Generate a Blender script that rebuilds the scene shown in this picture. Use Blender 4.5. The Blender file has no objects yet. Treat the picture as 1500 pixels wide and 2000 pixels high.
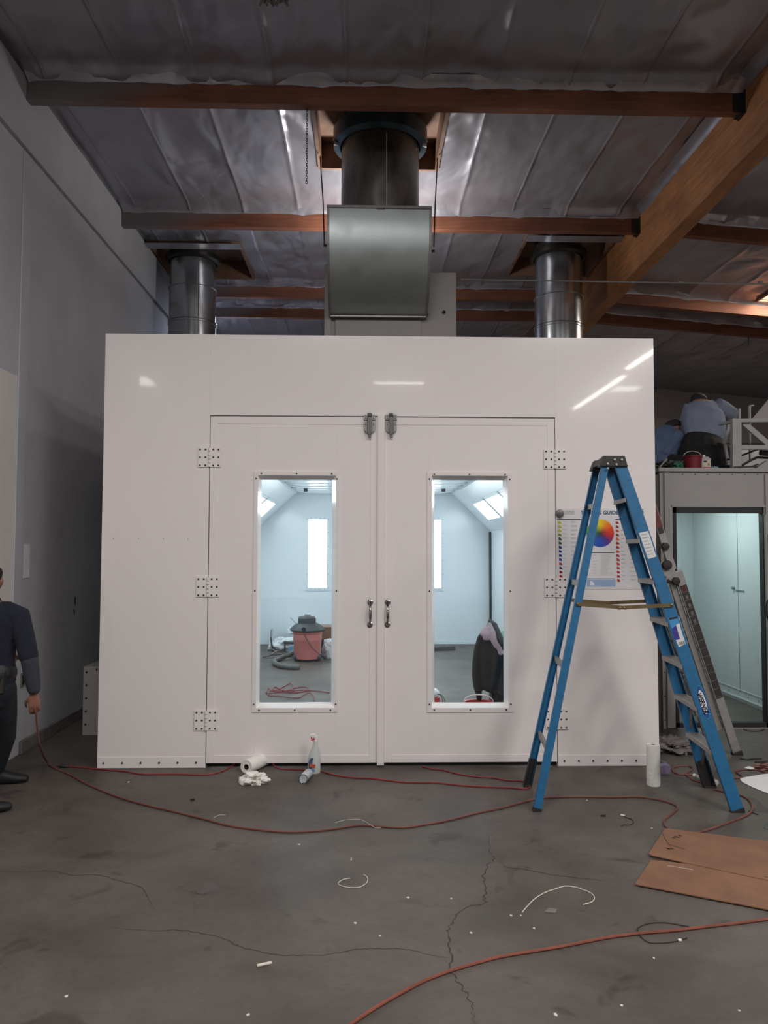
import bpy, bmesh, math, random
from mathutils import Vector, Matrix, noise
random.seed(7)
S = bpy.context.scene
C = S.collection
PI = math.pi
# ------------------------------------------------------------------ camera
F = 1500.; CAM = Vector((0, 0, 1.67)); YAW = math.radians(1.43); PITCH = math.radians(2.73); ROLL = math.radians(.14)
fw = Vector((math.sin(YAW)*math.cos(PITCH), math.cos(YAW)*math.cos(PITCH), math.sin(PITCH)))
rt = fw.cross(Vector((0, 0, 1))).normalized(); up = rt.cross(fw)
c_, s_ = math.cos(ROLL), math.sin(ROLL)
rt2 = c_*rt + s_*up; up2 = c_*up - s_*rt
def at(px, py, axis, val):
    """the real point seen at a pixel of the photograph, on the plane coordinate[axis] = val"""
    d = fw + rt2*((px-750)/F) - up2*((py-1000)/F)
    return CAM + d*((val-CAM[axis])/d[axis])
def AY(px, py, y): return at(px, py, 1, y)
def FL(px, py, z=0.): return at(px, py, 2, z)
cd = bpy.data.cameras.new('camera'); cam = bpy.data.objects.new('camera', cd); C.objects.link(cam)
cd.sensor_fit = 'VERTICAL'; cd.sensor_height = 36; cd.lens = 36*F/2000; cd.clip_start = .05; cd.clip_end = 200
R = Matrix((rt2, up2, -fw)).transposed().to_4x4(); R.translation = CAM; cam.matrix_world = R
S.camera = cam
# ------------------------------------------------------------------ materials
def mat(name, col, rough=.5, metal=0., var=.0, vs=6., bump=0., bs=40., spec=.5, emit=None, es=0., stretch=None, coat=0., col2=None, rvar=0.):
    m = bpy.data.materials.new(name); m.use_nodes = True
    nt = m.node_tree; N = nt.nodes; L = nt.links; b = N['Principled BSDF']
    b.inputs['Base Color'].default_value = (*col, 1); b.inputs['Roughness'].default_value = rough
    b.inputs['Metallic'].default_value = metal; b.inputs['Specular IOR Level'].default_value = spec
    b.inputs['Coat Weight'].default_value = coat; b.inputs['Coat Roughness'].default_value = .035
    if emit: b.inputs['Emission Color'].default_value = (*emit, 1); b.inputs['Emission Strength'].default_value = es
    tc = N.new('ShaderNodeTexCoord'); mp = N.new('ShaderNodeMapping'); L.new(tc.outputs['Object'], mp.inputs[0])
    if stretch: mp.inputs['Scale'].default_value = stretch
    if var or rvar:
        n = N.new('ShaderNodeTexNoise'); n.inputs['Scale'].default_value = vs; n.inputs['Detail'].default_value = 7; n.inputs['Roughness'].default_value = .62
        L.new(mp.outputs[0], n.inputs[0])
        r = N.new('ShaderNodeValToRGB'); r.color_ramp.elements[0].position = .3; r.color_ramp.elements[1].position = .7
        c2 = col2 or tuple(min(1, c*(1+var)) for c in col)
        r.color_ramp.elements[0].color = (*[c*(1-var) for c in col], 1); r.color_ramp.elements[1].color = (*c2, 1)
        L.new(n.outputs[0], r.inputs[0]); L.new(r.outputs[0], b.inputs['Base Color'])
        if rvar:
            q = N.new('ShaderNodeMapRange'); q.inputs[3].default_value = rough-rvar; q.inputs[4].default_value = rough+rvar
            q.inputs[1].default_value = .3; q.inputs[2].default_value = .7
            L.new(n.outputs[0], q.inputs[0]); L.new(q.outputs[0], b.inputs['Roughness'])
    if bump:
        n = N.new('ShaderNodeTexNoise'); n.inputs['Scale'].default_value = bs; n.inputs['Detail'].default_value = 4
        L.new(mp.outputs[0], n.inputs[0])
        u = N.new('ShaderNodeBump'); u.inputs['Strength'].default_value = 1; u.inputs['Distance'].default_value = bump
        L.new(n.outputs[0], u.inputs['Height']); L.new(u.outputs[0], b.inputs['Normal'])
    return m
def srgb(r, g, b): return tuple(((c/255)/12.92 if c/255 <= .04045 else ((c/255+.055)/1.055)**2.4) for c in (r, g, b))

mWhite = mat('white_gloss_paint', (.82, .768, .752), .15, var=.012, vs=1.2, bump=.0022, bs=1.1, coat=.35, spec=.3)
mDoorP = mat('white_door_paint', (.82, .768, .752), .16, var=.012, vs=1.5, bump=.0018, bs=1.3, coat=.35, spec=.3)
mInner = mat('booth_inner_white', (.76, .82, .86), .25, var=.01, vs=2, coat=.15)
mDark = mat('black_gap', (.008, .008, .009), .8)
mRubber = mat('black_rubber', (.014, .014, .015), .55, var=.15, vs=30)
mScrew = mat('dark_screw', (.07, .065, .06), .35, .8)
mSteel = mat('brushed_steel', (.30, .29, .285), .42, .6, var=.12, vs=30)
mChrome = mat('chrome', (.36, .35, .35), .10, 1.)
mGalv = mat('galvanized_sheet', (.52, .57, .56), .40, .88, var=.05, vs=5, rvar=.06, bump=.002, bs=3)
mDuct = mat('galvanized_duct', (.47, .49, .51), .23, .93, var=.10, vs=4, rvar=.05, bump=.0015, bs=4, stretch=(1, 1, .5))
mDuctB = mat('bare_steel_duct', (.24, .235, .22), .30, .85, var=.3, vs=5, rvar=.08, bump=.002, bs=4, stretch=(1.4, 1.4, .6))
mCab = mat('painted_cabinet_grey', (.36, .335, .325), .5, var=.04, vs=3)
mWall = mat('old_white_wall', (.50, .50, .53), .85, var=.10, vs=1.1, bump=.003, bs=9)
mWall2 = mat('pale_door_paint', (.78, .74, .71), .6, var=.04, vs=2)
mBack = mat('far_wall_paint', (.50, .46, .44), .9, var=.12, vs=.8)
mBase = mat('concrete_curb', (.16, .15, .14), .9, var=.3, vs=8)
mGreyP = mat('prep_booth_paint', (.34, .325, .31), .45, var=.04, vs=3)
mTeal = mat('prep_booth_inner', (.55, .60, .60), .4, var=.05, vs=2.5, stretch=(1, 1, .5))
mBlue = mat('blue_fibreglass', (.017, .128, .275), .5, var=.12, vs=18, bump=.0004, bs=160)
mAlu = mat('aluminium', (.34, .325, .31), .5, .55, var=.12, vs=25)
mBrass = mat('zinc_brass', (.20, .15, .075), .42, .6, var=.15, vs=20)
mBlackP = mat('black_plastic', (.018, .017, .017), .5, var=.2, vs=40)
mPaper = mat('paper', (.76, .75, .73), .85, var=.02, vs=20)
mTissue = mat('tissue', (.84, .82, .77), .95, var=.03, vs=20, bump=.004, bs=45)
mRedC = mat('red_cord', (.22, .022, .026), .5, var=.35, vs=4)
mOrC = mat('orange_hose', (.19, .055, .034), .55, var=.3, vs=5)
mBrC = mat('brown_red_cord', (.155, .055, .043), .6, var=.3, vs=4)
mBlkC = mat('black_cable', (.02, .018, .018), .6)
mStr = mat('white_string', (.62, .58, .50), .8)
mChip = mat('pale_paint_chip', (.6, .58, .54), .8)
mRedP = mat('red_plastic', (.50, .035, .025), .4, var=.08, vs=20)
mSkin = mat('skin', (.27, .125, .085), .55, var=.1, vs=25)
mHair = mat('dark_hair', (.010, .008, .008), .7, bump=.004, bs=180)
mNavy = mat('navy_cotton', (.010, .012, .024), .95, var=.2, vs=9, bump=.006, bs=14)
mGreySl = mat('charcoal_sleeve', (.040, .045, .06), .95, var=.2, vs=9, bump=.006, bs=16)
mJean = mat('dark_denim', (.014, .017, .024), .95, var=.3, vs=10, bump=.004, bs=22)
mShoe = mat('black_shoe', (.010, .010, .010), .6)
mLtBlue = mat('pale_blue_shirt', (.20, .235, .315), .9, var=.14, vs=5, bump=.010, bs=9)
mMidBlue = mat('mid_blue_shirt', (.085, .12, .21), .9, var=.12, vs=5, bump=.010, bs=9)
mBlkPant = mat('black_trousers', (.012, .012, .013), .9, var=.2, vs=8, bump=.006, bs=10)
mPink = mat('mauve_lining', (.36, .27, .31), .95, var=.12, vs=14, bump=.004, bs=40)
mJack = mat('charcoal_fleece', (.008, .008, .010), .95, var=.25, vs=10, bump=.006, bs=12)
mVac = mat('faded_red_plastic', (.46, .15, .135), .45, var=.12, vs=4, stretch=(1, 1, .4))
mVacD = mat('dusty_black_plastic', (.05, .055, .06), .6, var=.25, vs=12)
mHose = mat('grey_hose', (.10, .105, .10), .6, var=.15, vs=12)
mBag = mat('translucent_bag', (.66, .68, .70), .5, var=.08, vs=14, bump=.01, bs=20)
mTeaBox = mat('lilac_carton', (.20, .165, .27), .6, var=.3, vs=22)
mGreen = mat('green_plastic', (.03, .14, .085), .5, var=.1)
mRagM = mat('grimy_rag', (.17, .15, .14), .95, var=.35, vs=12, bump=.01, bs=22)
mCreamP = mat('white_steel_frame', (.36, .35, .345), .5, var=.05, vs=8)

def wood(name, col, painted_x=None, scale=(1, 14, 14)):
    m = mat(name, col, .6, var=.30, vs=2.2, stretch=scale, bump=.002, bs=18)
    nt = m.node_tree; N = nt.nodes; L = nt.links; b = N['Principled BSDF']
    k = N.new('ShaderNodeTexNoise'); k.inputs['Scale'].default_value = 1.3; k.inputs['Detail'].default_value = 3
    g = N.new('ShaderNodeNewGeometry'); L.new(g.outputs['Position'], k.inputs[0])
    mx = N.new('ShaderNodeMix'); mx.data_type = 'RGBA'; mx.blend_type = 'MULTIPLY'; mx.inputs[0].default_value = .7
    src = b.inputs['Base Color'].links[0].from_socket
    rr = N.new('ShaderNodeValToRGB'); rr.color_ramp.elements[0].position = .35; rr.color_ramp.elements[1].position = .6
    rr.color_ramp.elements[0].color = (.55, .5, .5, 1); rr.color_ramp.elements[1].color = (1.1, 1.1, 1.1, 1)
    L.new(k.outputs[0], rr.inputs[0]); L.new(src, mx.inputs[6]); L.new(rr.outputs[0], mx.inputs[7]); L.new(mx.outputs[2], b.inputs['Base Color'])
    if painted_x is not None:     # overspray of wall paint on the end next to the wall
        sx = N.new('ShaderNodeSeparateXYZ'); L.new(g.outputs['Position'], sx.inputs[0])
        ad = N.new('ShaderNodeMath'); ad.operation = 'ADD'; L.new(sx.outputs[0], ad.inputs[0])
        zz = N.new('ShaderNodeMath'); zz.operation = 'MULTIPLY'; zz.inputs[1].default_value = -3.2; 
        z2 = N.new('ShaderNodeMath'); z2.operation = 'SUBTRACT'; z2.inputs[1].default_value = 5.4
        L.new(sx.outputs[2], z2.inputs[0]); L.new(z2.outputs[0], zz.inputs[0]); L.new(zz.outputs[0], ad.inputs[1])
        mr = N.new('ShaderNodeMapRange'); mr.inputs[1].default_value = painted_x; mr.inputs[2].default_value = painted_x+.75
        L.new(ad.outputs[0], mr.inputs[0])
        m2 = N.new('ShaderNodeMix'); m2.data_type = 'RGBA'; m2.inputs[6].default_value = (.22, .2, .2, 1)
        L.new(mr.outputs[0], m2.inputs[0]); L.new(mx.outputs[2], m2.inputs[7]); L.new(m2.outputs[2], b.inputs['Base Color'])
    return m
mGlu = wood('glulam_wood', (.46, .20, .075), scale=(14, 1, 14))
mPur = wood('purlin_wood', (.24, .088, .046), painted_x=-2.25)
mPly = wood('plywood', (.24, .135, .085), scale=(2, 2, 2))
mCard = mat('cardboard', (.205, .102, .058), .85, var=.2, vs=3.5, bump=.0008, bs=60)
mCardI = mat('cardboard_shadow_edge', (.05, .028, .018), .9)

def foil_mat():
    m = mat('foil_insulation', (.42, .41, .45), .36, .66, var=.10, vs=1.2, rvar=.07)
    nt = m.node_tree; N = nt.nodes; L = nt.links; b = N['Principled BSDF']
    g = N.new('ShaderNodeNewGeometry')
    mp = N.new('ShaderNodeMapping'); mp.inputs['Scale'].default_value = (1.35, .75, 1); L.new(g.outputs['Position'], mp.inputs[0])
    n1 = N.new('ShaderNodeTexNoise'); n1.inputs['Scale'].default_value = 1.5; n1.inputs['Detail'].default_value = 2.6; n1.inputs['Roughness'].default_value = .45; n1.inputs['Distortion'].default_value = .35
    n2 = N.new('ShaderNodeTexVoronoi'); n2.feature = 'SMOOTH_F1'; n2.inputs['Scale'].default_value = 1.3
    L.new(mp.outputs[0], n1.inputs[0]); L.new(mp.outputs[0], n2.inputs[0])
    ad = N.new('ShaderNodeMath'); ad.operation = 'MULTIPLY_ADD'; ad.inputs[1].default_value = .3; L.new(n2.outputs[0], ad.inputs[0]); L.new(n1.outputs[0], ad.inputs[2])
    u = N.new('ShaderNodeBump'); u.inputs['Distance'].default_value = .12; u.inputs['Strength'].default_value = .8
    L.new(ad.outputs[0], u.inputs['Height']); L.new(u.outputs[0], b.inputs['Normal'])
    return m
mFoil = foil_mat()

def floor_mat():
    m = bpy.data.materials.new('stained_concrete'); m.use_nodes = True
    nt = m.node_tree; N = nt.nodes; L = nt.links; b = N['Principled BSDF']
    g = N.new('ShaderNodeNewGeometry')
    def nz(sc, det, dist=0, sx=1, sy=1, rough=.6):
        mp = N.new('ShaderNodeMapping'); mp.inputs['Scale'].default_value = (sx, sy, 1); L.new(g.outputs['Position'], mp.inputs[0])
        n = N.new('ShaderNodeTexNoise'); n.inputs['Scale'].default_value = sc; n.inputs['Detail'].default_value = det; n.inputs['Distortion'].default_value = dist; n.inputs['Roughness'].default_value = rough
        L.new(mp.outputs[0], n.inputs[0]); return n.outputs[0]
    def ramp(src, p0, p1, c0, c1):
        r = N.new('ShaderNodeValToRGB'); r.color_ramp.elements[0].position = p0; r.color_ramp.elements[1].position = p1
        r.color_ramp.elements[0].color = (*c0, 1); r.color_ramp.elements[1].color = (*c1, 1); L.new(src, r.inputs[0]); return r.outputs[0]
    def mul(a, b_, f=1.):
        mx = N.new('ShaderNodeMix'); mx.data_type = 'RGBA'; mx.blend_type = 'MULTIPLY'; mx.inputs[0].default_value = f
        L.new(a, mx.inputs[6]); L.new(b_, mx.inputs[7]); return mx.outputs[2]
    base = ramp(nz(.9, 8, .5), .3, .72, (.076, .064, .055), (.134, .116, .101))
    fine = ramp(nz(26, 5, 0, 1, 1, .75), .3, .7, (.88, .88, .88), (1.07, 1.07, 1.07))
    streak = ramp(nz(1.6, 6, .5, .8, 1.3), .36, .6, (.78, .78, .78), (1.05, 1.05, 1.05))
    spots = ramp(nz(3.3, 3, .6), .31, .38, (.66, .65, .65), (1, 1, 1))
    c = mul(mul(mul(base, fine), streak), spots)
    L.new(c, b.inputs['Base Color']); b.inputs['Specular IOR Level'].default_value = .28
    rr = N.new('ShaderNodeMapRange'); rr.inputs[3].default_value = .42; rr.inputs[4].default_value = .62
    L.new(nz(1.4, 5), rr.inputs[0]); L.new(rr.outputs[0], b.inputs['Roughness'])
    u = N.new('ShaderNodeBump'); u.inputs['Distance'].default_value = .0012; L.new(nz(30, 6), u.inputs['Height']); L.new(u.outputs[0], b.inputs['Normal'])
    return m
mFloor = floor_mat()
mCrack = mat('crack', (.040, .034, .030), .95)

def glass_mat():
    m = bpy.data.materials.new('clear_glass'); m.use_nodes = True
    nt = m.node_tree; N = nt.nodes; L = nt.links
    N.remove(N['Principled BSDF'])
    t = N.new('ShaderNodeBsdfTransparent'); t.inputs[0].default_value = (.93, .97, .98, 1)
    gl = N.new('ShaderNodeBsdfGlossy'); gl.inputs['Roughness'].default_value = .02
    mx = N.new('ShaderNodeMixShader'); mx.inputs[0].default_value = .05
    L.new(t.outputs[0], mx.inputs[1]); L.new(gl.outputs[0], mx.inputs[2]); L.new(mx.outputs[0], N['Material Output'].inputs[0])
    return m
mGlass = glass_mat()
mLampI = mat('booth_lamp_panel', (.9, .9, .9), .5, emit=(.92, .98, 1.), es=15.)
mWinI = mat('bright_rear_window', (.9, .9, .9), .5, emit=(.93, .98, 1.), es=6.)

# ------------------------------------------------------------------ mesh builder
class MB:
    def __init__(s): s.v = []; s.f = []; s.m = []
    def face(s, idx, m=0): s.f.append(tuple(idx)); s.m.append(m)
    def add(s, pts): b = len(s.v); s.v += [Vector(p) for p in pts]; return b
    def quad(s, a, b, c, d, m=0): i = s.add([a, b, c, d]); s.face((i, i+1, i+2, i+3), m)
    def box(s, x0, x1, y0, y1, z0, z1, m=0):
        x0, x1 = sorted((x0, x1)); y0, y1 = sorted((y0, y1)); z0, z1 = sorted((z0, z1))
        i = s.add([(x, y, z) for z in (z0, z1) for y in (y0, y1) for x in (x0, x1)])
        for q in ((0, 2, 3, 1), (4, 5, 7, 6), (0, 1, 5, 4), (2, 6, 7, 3), (0, 4, 6, 2), (1, 3, 7, 5)): s.face([i+k for k in q], m)
        return s
    def obox(s, c, ax, ay, az, m=0):     # centre and three half-axis vectors
        c = Vector(c); ax = Vector(ax); ay = Vector(ay); az = Vector(az)
        if ax.cross(ay).dot(az) < 0: ax = -ax
        i = s.add([c+a*ax+b*ay+d*az for d in (-1, 1) for b in (-1, 1) for a in (-1, 1)])
        for q in ((0, 2, 3, 1), (4, 5, 7, 6), (0, 1, 5, 4), (2, 6, 7, 3), (0, 4, 6, 2), (1, 3, 7, 5)): s.face([i+k for k in q], m)
        return s
    def bar(s, p0, p1, wdir, w, t, m=0):  # bar from p0 to p1, width w along wdir, thickness t
        p0 = Vector(p0); p1 = Vector(p1); d = p1-p0; wd = Vector(wdir); wd = (wd - d*(wd.dot(d)/d.dot(d))).normalized(); n = d.cross(wd).normalized()
        return s.obox((p0+p1)/2, d/2, wd*w/2, n*t/2, m)
    def rings(s, rings, m=0, cap=True, closed=False):
        n = len(rings[0]); b = [s.add(r) for r in rings]
        for k in range(len(rings)-1 + (1 if closed else 0)):
            a, c = b[k], b[(k+1) % len(rings)]
            for j in range(n): s.face((a+j, a+(j+1) % n, c+(j+1) % n, c+j), m)
        if cap and not closed:
            s.face([b[0]+j for j in reversed(range(n))], m); s.face([b[-1]+j for j in range(n)], m)
        return s
    def tube(s, pts, r, n=10, m=0, cap=True):
        pts = [Vector(p) for p in pts]; rr = r if isinstance(r, (list, tuple)) else [r]*len(pts)
        rings = []; prev = None
        for i, p in enumerate(pts):
            d = (pts[min(i+1, len(pts)-1)]-pts[max(i-1, 0)])
            d = d.normalized() if d.length > 1e-9 else Vector((0, 0, 1))
            a = prev if prev is not None else (Vector((0, 0, 1)) if abs(d.z) < .9 else Vector((1, 0, 0)))
            a = (a - d*a.dot(d));
            if a.length < 1e-6: a = Vector((1, 0, 0)) - d*d.x
            a.normalize(); prev = a; b = d.cross(a)
            rings.append([p + (a*math.cos(2*PI*j/n) + b*math.sin(2*PI*j/n))*rr[i] for j in range(n)])
        return s.rings(rings, m, cap)
    def cyl(s, p0, p1, r, n=20, m=0, r1=None, cap=True): return s.tube([p0, p1], [r, r if r1 is None else r1], n, m, cap)
    def lathe(s, prof, o, axis=(0, 0, 1), n=28, m=0, cap=True):
        o = Vector(o); w = Vector(axis).normalized(); a = Vector((1, 0, 0)) if abs(w.x) < .9 else Vector((0, 1, 0)); a = (a-w*a.dot(w)).normalized(); b = w.cross(a)
        return s.rings([[o+w*h+(a*math.cos(2*PI*j/n)+b*math.sin(2*PI*j/n))*max(r, 1e-4) for j in range(n)] for r, h in prof], m, cap)
    def prism(s, poly, ev, m=0):          # poly: points of one face, ev: extrusion vector
        poly = [Vector(p) for p in poly]; ev = Vector(ev); n = len(poly); a = s.add(poly); b = s.add([p+ev for p in poly])
        s.face([a+j for j in reversed(range(n))], m); s.face([b+j for j in range(n)], m)
        for j in range(n): s.face((a+j, a+(j+1) % n, b+(j+1) % n, b+j), m)
        return s
    def ell(s, c, rx, ry, rz, m=0, n=16, k=10):
        c = Vector(c)
        return s.rings([[c+Vector((rx*math.sin(PI*i/k)*math.cos(2*PI*j/n), ry*math.sin(PI*i/k)*math.sin(2*PI*j/n), -rz*math.cos(PI*i/k))) for j in range(n)] for i in [.15]+list(range(1, k))+[k-.15]], m)
    def limb(s, pts, rad, side=(1, 0, 0), m=0, n=14):   # elliptical tube: rad = [(r along side, r across)], rounded ends
        pts = [Vector(p) for p in pts]; rings = []; sd = Vector(side)
        P = []; Rr = []
        for i, p in enumerate(pts):
            d = (pts[min(i+1, len(pts)-1)]-pts[max(i-1, 0)]).normalized(); rx, ry = rad[i] if isinstance(rad[i], (tuple, list)) else (rad[i], rad[i])
            a = (sd-d*sd.dot(d)).normalized(); b = d.cross(a)
            q = []
            if i == 0: q = [(-.95*min(rx, ry), .3), (-.6*min(rx, ry), .8)]
            for h, f in q: rings.append([p+d*h+(a*rx*math.cos(2*PI*j/n)+b*ry*math.sin(2*PI*j/n))*f for j in range(n)])
            rings.append([p+a*rx*math.cos(2*PI*j/n)+b*ry*math.sin(2*PI*j/n) for j in range(n)])
            if i == len(pts)-1:
                for h, f in [(.6*min(rx, ry), .8), (.95*min(rx, ry), .3)]: rings.append([p+d*h+(a*rx*math.cos(2*PI*j/n)+b*ry*math.sin(2*PI*j/n))*f for j in range(n)])
        return s.rings(rings, m)
    def build(s, name, mats, parent=None, smooth=True, bevel=0, ang=38, remesh=0, sub=0, fixn=True):
        if not isinstance(mats, (list, tuple)): mats = [mats]
        if parent is not None:
            root = parent
            while root.parent: root = root.parent
            off = root.location.copy()
        else:
            xs = [v.x for v in s.v]; ys = [v.y for v in s.v]; zs = [v.z for v in s.v]
            off = Vector(((min(xs)+max(xs))/2, (min(ys)+max(ys))/2, min(zs)))
        me = bpy.data.meshes.new(name); me.from_pydata([v-off for v in s.v], [], s.f)
        for m in mats: me.materials.append(m)
        for p, mi in zip(me.polygons, s.m): p.material_index = mi; p.use_smooth = smooth
        bm = bmesh.new(); bm.from_mesh(me)
        if fixn: bmesh.ops.recalc_face_normals(bm, faces=bm.faces)
        if smooth:
            for e in bm.edges:
                if len(e.link_faces) == 2 and e.calc_face_angle(0) > math.radians(ang): e.smooth = False
        bm.to_mesh(me); bm.free()
        o = bpy.data.objects.new(name, me); C.objects.link(o)
        if parent is not None: o.parent = parent
        else: o.location = off
        if bevel:
            b = o.modifiers.new('bevel', 'BEVEL'); b.width = bevel; b.segments = 2; b.limit_method = 'ANGLE'; b.angle_limit = math.radians(40)
        if remesh:
            r = o.modifiers.new('remesh', 'REMESH'); r.mode = 'VOXEL'; r.voxel_size = remesh; r.use_smooth_shade = True
            q = o.modifiers.new('smooth', 'SMOOTH'); q.iterations = 4; q.factor = .5
        if sub:
            q = o.modifiers.new('sub', 'SUBSURF'); q.levels = sub; q.render_levels = sub
        return o
def tag(o, label, cat, group=None):
    o['label'] = label; o['category'] = cat
    if group: o['group'] = group
    return o
def split(o):
    me = o.data; bm = bmesh.new(); bm.from_mesh(me); bm.verts.ensure_lookup_table(); seen = {}; groups = []
    for v in bm.verts:
        if v in seen: continue
        g = []; st = [v]; seen[v] = 1
        while st:
            a = st.pop(); g.append(a)
            for e in a.link_edges:
                w = e.other_vert(a)
                if w not in seen: seen[w] = 1; st.append(w)
        groups.append(g)
    for g in groups:
        ix = {v: i for i, v in enumerate(g)}; fs = {f for v in g for f in v.link_faces}; m2 = bpy.data.meshes.new(o.name)
        fs = list(fs); m2.from_pydata([v.co.copy() for v in g], [], [[ix[v] for v in f.verts] for f in fs])
        mi = fs[0].material_index; m2.materials.append(me.materials[mi] if len(me.materials) > mi else None)
        for p, f in zip(m2.polygons, fs): p.use_smooth = f.smooth
        c = bpy.data.objects.new(o.name.split('.')[0], m2); C.objects.link(c); c.parent = o.parent; c.location = o.location
    bm.free(); bpy.data.objects.remove(o)
def struct(o): o['kind'] = 'structure'; return o
def thing(name, loc, label, cat, group=None):
    o = bpy.data.objects.new(name, None); C.objects.link(o); o.location = loc; o.empty_display_size = .1
    bpy.context.view_layer.update()
    return tag(o, label, cat, group)
def spline(pts, k=6):
    pts = [Vector(p) for p in pts]; out = []
    for i in range(len(pts)-1):
        p0, p1, p2, p3 = pts[max(i-1, 0)], pts[i], pts[i+1], pts[min(i+2, len(pts)-1)]
        for j in range(k):
            t = j/k; out.append(.5*((2*p1)+(-p0+p2)*t+(2*p0-5*p1+4*p2-p3)*t*t+(-p0+3*p1-3*p2+p3)*t**3))
    out.append(pts[-1]); return out
def text(s, size, origin, right, upv, parent, name, m, ext=.0006, align='LEFT', shear=0., bold=0.):
    cu = bpy.data.curves.new(name, 'FONT'); cu.body = s; cu.size = size; cu.extrude = ext; cu.align_x = align; cu.shear = shear; cu.offset = bold
    t = bpy.data.objects.new('t', cu); C.objects.link(t); bpy.context.view_layer.update()
    me = bpy.data.meshes.new_from_object(t.evaluated_get(bpy.context.evaluated_depsgraph_get())); C.objects.unlink(t); bpy.data.objects.remove(t)
    r = Vector(right).normalized(); u = Vector(upv).normalized(); n = r.cross(u)
    M = Matrix((r, u, n)).transposed().to_4x4(); M.translation = Vector(origin)
    root = parent
    while root.parent: root = root.parent
    me.transform(Matrix.Translation(-root.location) @ M)
    me.materials.clear(); me.materials.append(m)
    o = bpy.data.objects.new(name, me); C.objects.link(o); o.parent = parent; return o

# ================================================================== SETTING
b = MB(); b.box(-14, 12, -14, 17.2, -.2, 0); struct(b.build('floor', mFloor))
floor = bpy.data.objects['floor']
def ribbon(pts, w, z=.0012, k=7, jag=.35):
    b = MB(); P = spline(pts, k); n = len(P); L_ = []; R_ = []
    for i, p in enumerate(P):
        d = (P[min(i+1, n-1)]-P[max(i-1, 0)]); d.z = 0; d.normalize(); s = Vector((-d.y, d.x, 0))
        off = s*random.uniform(-jag, jag)*w*4; ww = w*random.uniform(.35, 1.1)*(min(1, .2+4*i/n, .2+4*(n-1-i)/n))
        L_.append(Vector((p.x, p.y, z))+off+s*ww/2); R_.append(Vector((p.x, p.y, z))+off-s*ww/2)
    i0 = b.add(L_); i1 = b.add(R_)
    for i in range(n-1): b.face((i0+i, i1+i, i1+i+1, i0+i+1))
    return b
cracks = [
 ([(963, 1628), (955, 1645), (958, 1665), (965, 1677), (953, 1690), (944, 1712), (951, 1732), (945, 1755), (948, 1762), (910, 1775), (885, 1800), (876, 1822), (880, 1860), (882, 1900), (900, 1925), (920, 1960), (925, 2000)], .007),
 ([(975, 1680), (990, 1694), (1020, 1697), (1080, 1709), (1140, 1716), (1200, 1724)], .004),
 ([(880, 1870), (850, 1868), (800, 1856), (740, 1853), (690, 1856), (640, 1865), (560, 1866), (510, 1860), (470, 1850), (440, 1836), (400, 1824), (350, 1817), (280, 1818), (210, 1810)], .0045),
 ([(0, 1703), (50, 1704), (95, 1701), (140, 1709), (200, 1710), (235, 1722), (275, 1732), (288, 1755), (305, 1780)], .004)]
cm = MB()
for pts, w in cracks:
    r = ribbon([FL(x, y) for x, y in pts], w); o0 = len(cm.v); cm.v += r.v; cm.f += [tuple(i+o0 for i in f) for f in r.f]; cm.m += r.m
cr = cm.build('crack', mCrack, floor, smooth=False, fixn=False)

ZC = 5.56; XW = -2.8; GX0, GX1 = 3.15, 3.32
PY = [6.15, 8.59, 11.03, 12.0]
def sp(t): t = max(0, min(1, t)); return t*t*(3-2*t)
holes = [(-.45, .70, 6.47, 7.62), (-2.74, -1.62, 9.62, 10.85), (2.02, 3.10, 9.25, 10.6)]
sky_holes = [(5.75, 6.95, 9.0, 10.95)]
def ceil_z(x, y, right):
    z = ZC - (.08*(x-GX1) if right else 0.)
    u = ((x+.17)/.61) % 1.; seam = min(u, 1-u); k = int(math.floor((x+.17)/.61))
    z += (.020 if k % 2 else .010)*sp(seam/.30)*(.7+.5*noise.noise(Vector((x*.8, y*.7, 20.)))) - .025 - ((.0045+.003*noise.noise(Vector((y*2, k, 0)))) if u < .035 else 0.)
    z -= .02*(noise.noise(Vector((x*1.4, y*.9, 3.1)))) + .018*noise.noise(Vector((x*4.2, y*2.1, 8.2))) + .007*noise.noise(Vector((x*11, y*6, 1.)))
    for p in PY:
        if p-.17 < y <= p+.0001: z -= .055*sp((y-p+.17)/.17)**1.0
        elif p < y < p+.05: z -= .03
    return z
def ceiling(name, x0, x1, y0, y1, dx, dy, right, holes):
    xs = []; x = x0
    while x < x1-1e-6: xs.append(x); x += dx
    xs.append(x1); ys = []; y = y0
    for k in range(-10, 20):
        for e in (-.004, .0, .020, .024):
            if x0 < .61*k-.17+e < x1: xs.append(.61*k-.17+e)
    while y < y1-1e-6: ys.append(y); y += dy
    ys.append(y1)
    for h in holes: xs += [h[0], h[1]]; ys += [h[2], h[3]]
    for p in PY: ys += [p-.17, p-.12, p-.08, p-.04, p-.004, p, p+.002]
    xs = sorted(set(round(v, 3) for v in xs)); ys = sorted(set(round(v, 3) for v in ys if y0 <= v <= y1))
    b = MB(); b.add([(x, y, ceil_z(x, y, right)) for y in ys for x in xs]); n = len(xs)
    for j in range(len(ys)-1):
        for i in range(n-1):
            cx = (xs[i]+xs[i+1])/2; cy = (ys[j]+ys[j+1])/2
            if any(h[0] < cx < h[1] and h[2] < cy < h[3] for h in holes): continue
            q = j*n+i; b.face((q, q+n, q+n+1, q+1))
    o = b.build(name, mFoil, fixn=False, ang=80); return struct(o)
ceiling('ceiling', XW, GX0+.02, 3.5, 17, .055, .07, False, holes)
ceiling('ceiling', GX1-.02, 9.5, 3.5, 17, .075, .08, True, sky_holes)
b = MB(); b.box(-9, 9.5, -9, 3.5, ZC+.02, ZC+.1); struct(b.build('ceiling', mFoil, smooth=False))
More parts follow.
